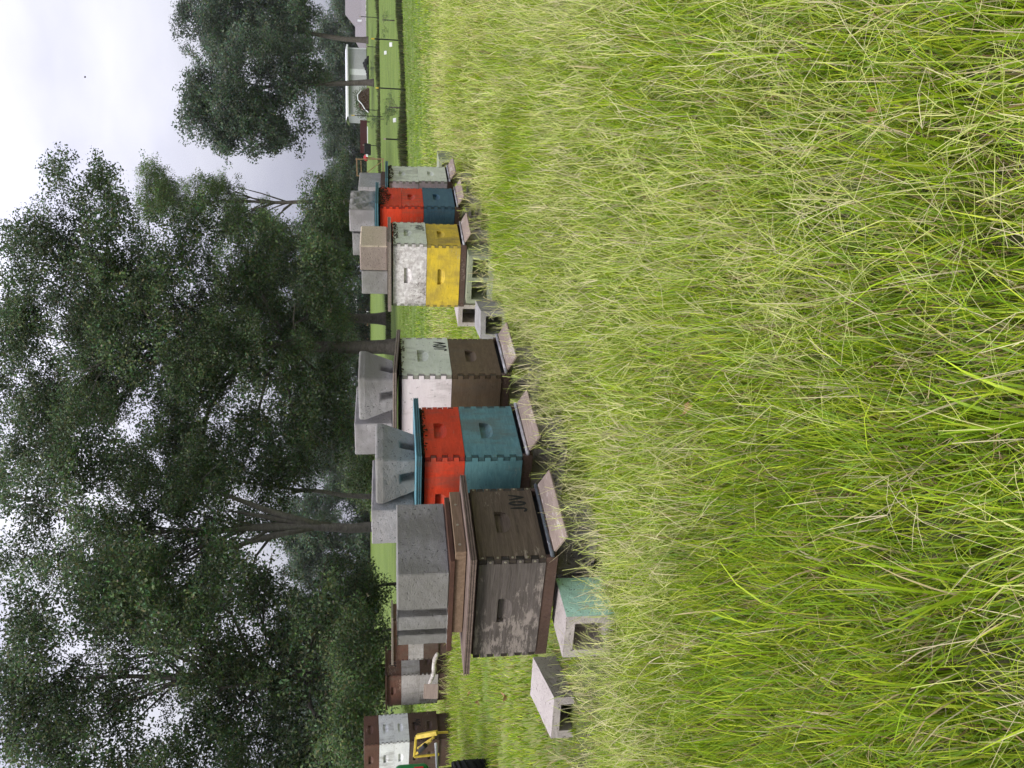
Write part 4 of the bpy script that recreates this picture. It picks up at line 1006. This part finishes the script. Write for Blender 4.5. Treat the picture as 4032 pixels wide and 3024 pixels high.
# grey-roofed house
Y = 111; p0_ = frame_at(1455, 158, Y); e = empty('house', p0_, R(2)); tag(e, 'house with grey shingled hip roof at the right edge', 'house')
b = MB(); b.box(.4, 12, .4, 8, -2.4, -.1); b.build('wall', M['siding'], e)
b = MB(); b.add([(0, 0, -.05), (13, 0, -.05), (13, 8.4, -.05), (0, 8.4, -.05), (1.6, 4.2, 1.75), (13, 4.2, 1.75), (3.6, 4.4, 1.7), (5.4, 4.6, 3.1), (13, 4.6, 3.1), (13, 2.2, .9), (3.0, 2.2, .9)],
      [(0, 1, 5, 4), (4, 5, 2, 3), (0, 4, 3), (10, 9, 8, 7), (7, 8, 2, 6), (10, 7, 6)]); b.build('roof', M['shingle'], e)
b = MB(); b.box(3.4, 3.6, 2.0, 2.2, .8, 1.35); b.build('vent', M['trim'], e)
for k in range(4):
    b = MB(); b.box(2.6 + .85 * k, 2.95 + .85 * k, -.02, .05, -.04, .22); b.build('gutter_guard', M['trim'], e)
# brick house between third and fourth hives
Y = 100; p0_ = frame_at(1476, 1335, Y); e = empty('house', p0_, R(0)); tag(e, 'brick house with white gable behind the flared tree', 'house')
b = MB(); b.box(0, 6, .1, 5, 0, 1.1); b.build('wall', M['brick'], e)
b = MB(); b.add([(2.6, -.05, 1.12), (6.4, -.05, 1.12), (4.5, -.05, 2.4), (2.6, 5, 1.12), (6.4, 5, 1.12), (4.5, 5, 2.4)], [(0, 1, 2), (5, 4, 3)], 0); b.build('gable', M['trim'], e)
b = MB(); b.add([(2.3, -.3, 1.05), (4.5, -.3, 2.5), (6.7, -.3, 1.05), (2.3, 5.2, 1.05), (4.5, 5.2, 2.5), (6.7, 5.2, 1.05), (-.3, -.3, 1.12), (-.3, 2.5, 2.0)], [(0, 1, 4, 3), (1, 2, 5, 4), (6, 0, 1, 7)]); b.build('roof', M['shingle'], e)
b = MB(); b.box(2.6, 3.3, .03, .09, 0, .8); b.build('garage_door', M['trim'], e)
# maroon ribbed panel with pale rail and a black bin
Y = 84; x0_, y0_, z0_ = frame_at(1462, 604, Y); e = empty('ribbed_panel', (x0_, y0_, z0_), 0); tag(e, 'long low maroon ribbed panel left of the white shed', 'panel')
Wd = 128 * Y / FPX; b = MB()
for k in range(26): b.box(Wd * k / 26 + .02, Wd * (k + 1) / 26 - .02, -.05, 0, .28, .95)
b.box(0, Wd, .002, .08, .3, .94); b.build('ribs', M['maroon'], e)['kind'] = 'stuff'
b = MB(); b.box(.5, Wd * .8, -.12, -.06, .2, .28); b.build('rail', M['trim'], e); b = MB(); b.box(.1, .2, 0, .06, 0, .3); b.box(Wd - .2, Wd - .1, 0, .06, 0, .3); b.build('feet', M['black'], e)
Y = 80; b = MB(); b.prism([(0, 0), (.9, 0), (1.0, .62), (-.05, .62)], 0, .6); tag(b.build('storage_bin', M['black'], None, frame_at(1460, 601, Y), (0, 0, .2), .04), 'black storage bin at the end of the maroon panel', 'bin')
Y = 66; p0_ = frame_at(1475, 622, Y); e = empty('garden_ornament', p0_); tag(e, 'small red and white garden ornament by the wooden frame', 'ornament')
b = MB(); b.tube([(0, 0, 0), (0, 0, .5)], .03, 6); b.build('post', M['frame_wood'], e)
b = MB(); b.tube([(0, 0, .5), (0, 0, .56), (0, 0, .68), (0, 0, .8), (0, 0, .86)], [.05, .24, .28, .2, .04], 12); b.build('top', M['tred'], e, smooth=True); b = MB(); b.tube([(.1, -.2, .52), (.1, -.2, .68)], .12, 8); b.build('saucer', M['trim'], e)
# woodpile and black heap
Y = 86; p0_ = frame_at(1466, 443, Y); e = empty('woodpile', p0_); tag(e, 'stacked brown firewood with white tarp edge before the shed', 'woodpile')
b = MB(); r_ = random.Random(4)
for j in range(5):
    for i in range(10 - j): b.tube([(.15 + i * .24 + j * .12, -.3 + r_.uniform(-.05, .05), .12 + j * .21), (.15 + i * .24 + j * .12, .3, .12 + j * .21)], r_.uniform(.10, .125), 8)
b.build('logs', wood('log_ends', (.05, .032, .024), (.11, .07, .05), 3, 6), e)['kind'] = 'stuff'
b = MB(); b.tube([(-.1, -.32, .1), (.2, -.34, .45), (.7, -.34, .75), (1.1, -.34, 1.12), (1.6, -.34, 1.18), (2.1, -.34, .8)], .05, 6); b.build('tarp_edge', M['trim'], e)
Y = 88; p0_ = frame_at(1464, 315, Y); e = empty('dark_heap', p0_); tag(e, 'black tarped heap in front of the white shed', 'heap')
b = MB()
for k in range(9):
    x_ = k * .28; h_ = (.16, .2, .25, .3, .42, .55, .62, .45, .25)[k]; b.tube([(x_, 0, 0), (x_, 0, h_ * .55), (x_ + .04, .02, h_ * .9), (x_ + .05, 0, h_ * 1.05)], [.24, .24, .16, .03], 9)
b.build('tarp', M['black'], e, smooth=True)['kind'] = 'stuff'
a_ = at(1440, 400, 92); tree('bush', 'rounded green hedge bush behind the woodpile', (a_.x, a_.y), [(1434, 410, 24, 50, 0), (1424, 390, 24, 36, 0)], 'bush', .05, 92, 'bushes under the trees', limbs=3, per=1.2, sub=7, scl=1.3, cat='bush')
# wooden frame on the lawn
Y = 36; p0_ = frame_at(1508, 627, Y); e = empty('timber_trellis', p0_); tag(e, 'light brown timber frame with diagonal brace on the lawn', 'frame')
Z0 = Vector(p0_)
def beam(pa, pb, r, nm, dy=0):
    a_, b__ = at(*pa, Y + dy) - Z0, at(*pb, Y + dy) - Z0; m_ = MB(); m_.tube([a_, b__], r, 4); m_.build(nm, M['frame_wood'], e)
beam((1400, 627), (1512, 626), .03, 'post'); beam((1404, 622), (1406, 690), .03, 'top_beam'); beam((1421, 633), (1423, 700), .025, 'cross_beam'); beam((1507, 627), (1509, 690), .03, 'bottom_beam'); beam((1505, 634), (1428, 692), .022, 'brace'); beam((1404, 692), (1512, 690), .03, 'post')

# ------------------------------------------------------------------ small things
M['dead'] = leafmat('dead_leaf', .15, .8, .1, False, (.30, .17, .095))
lf = MB(); n_ = 12; out_ = [(.055 * math.cos(a) * (1 + .18 * math.cos(5 * a)), .032 * math.sin(a) * (1 + .22 * math.cos(7 * a)), .012 * math.sin(2 * a) + .006 * math.cos(3 * a)) for a in np.linspace(0, 2 * math.pi, n_, endpoint=False)]
lf.add([(0, 0, -.004)] + out_, [(0, i + 1, (i + 1) % n_ + 1) for i in range(n_)]); l0 = None
DL = [(1990, 2745, .05, .75, 'pale curled dead leaf in the short grass, nearest one left of the dark hive'), (1895, 2765, .04, .6, 'brown dead leaf behind the pale curled one, left of the dark hive'), (1862, 2730, .04, .5, 'small dark dead leaf farthest back in the short grass at left'),
      (3325, 455, .09, .30, 'small tan dead leaf low in the grass on the lawn side'), (2650, 1610, .10, .34, 'tan dead leaf in the grass in front of the second hive')]
for i, (px, py, dz, sc_l, lab) in enumerate(DL):
    a_ = at(px, py, 3.0)
    if l0 is None: o = lf.build('dead_leaf', M['dead']); l0 = o
    else: o = l0.copy(); COL.objects.link(o)
    d_ = a_ - Vector((0, 0, EYE)); t_ = (dz + .02 - EYE) / d_.z; q_ = Vector((0, 0, EYE)) + d_ * t_      # resting at grass height
    r2 = random.Random(i); o.location = (q_.x, q_.y, gz(q_.x, q_.y) + dz); o.rotation_euler = (r2.uniform(-.5, .5), r2.uniform(-.5, .5), r2.uniform(0, 6)); o.scale = (sc_l, sc_l * .8, sc_l * 1.6)
    tag(o, lab, 'leaf', 'dead leaves in the grass')
# a bee in the air
p_ = at(335, 303, 3.2); b = MB(); b.tube([(-.006, 0, 0), (-.003, 0, 0), (.001, 0, 0), (.004, 0, .001), (.006, 0, .001)], [.0008, .0026, .0028, .0022, .0006], 7)
e = b.build('bee', M['bee'], None, p_, (0, 0, .8)); tag(e, 'single bee flying against the open sky', 'bee')

# ------------------------------------------------------------------ the damp air
hz_ = bpy.data.materials.new('haze'); hz_.use_nodes = True; ht = hz_.node_tree; ht.nodes.clear()
pv = _n(ht, 'ShaderNodeVolumePrincipled'); pv.inputs['Density'].default_value = .0002; pv.inputs['Color'].default_value = (.86, .90, .97, 1); pv.inputs['Anisotropy'].default_value = .2
mo = _n(ht, 'ShaderNodeOutputMaterial'); ht.links.new(pv.outputs[0], mo.inputs['Volume'])
b = MB(); b.box(-262, 262, -14, 422, -1.4, 27); tag(b.build('haze', hz_), 'thin pale haze over the lawn and trees', 'haze', kind='stuff')
scene.cycles.volume_bounces = 1
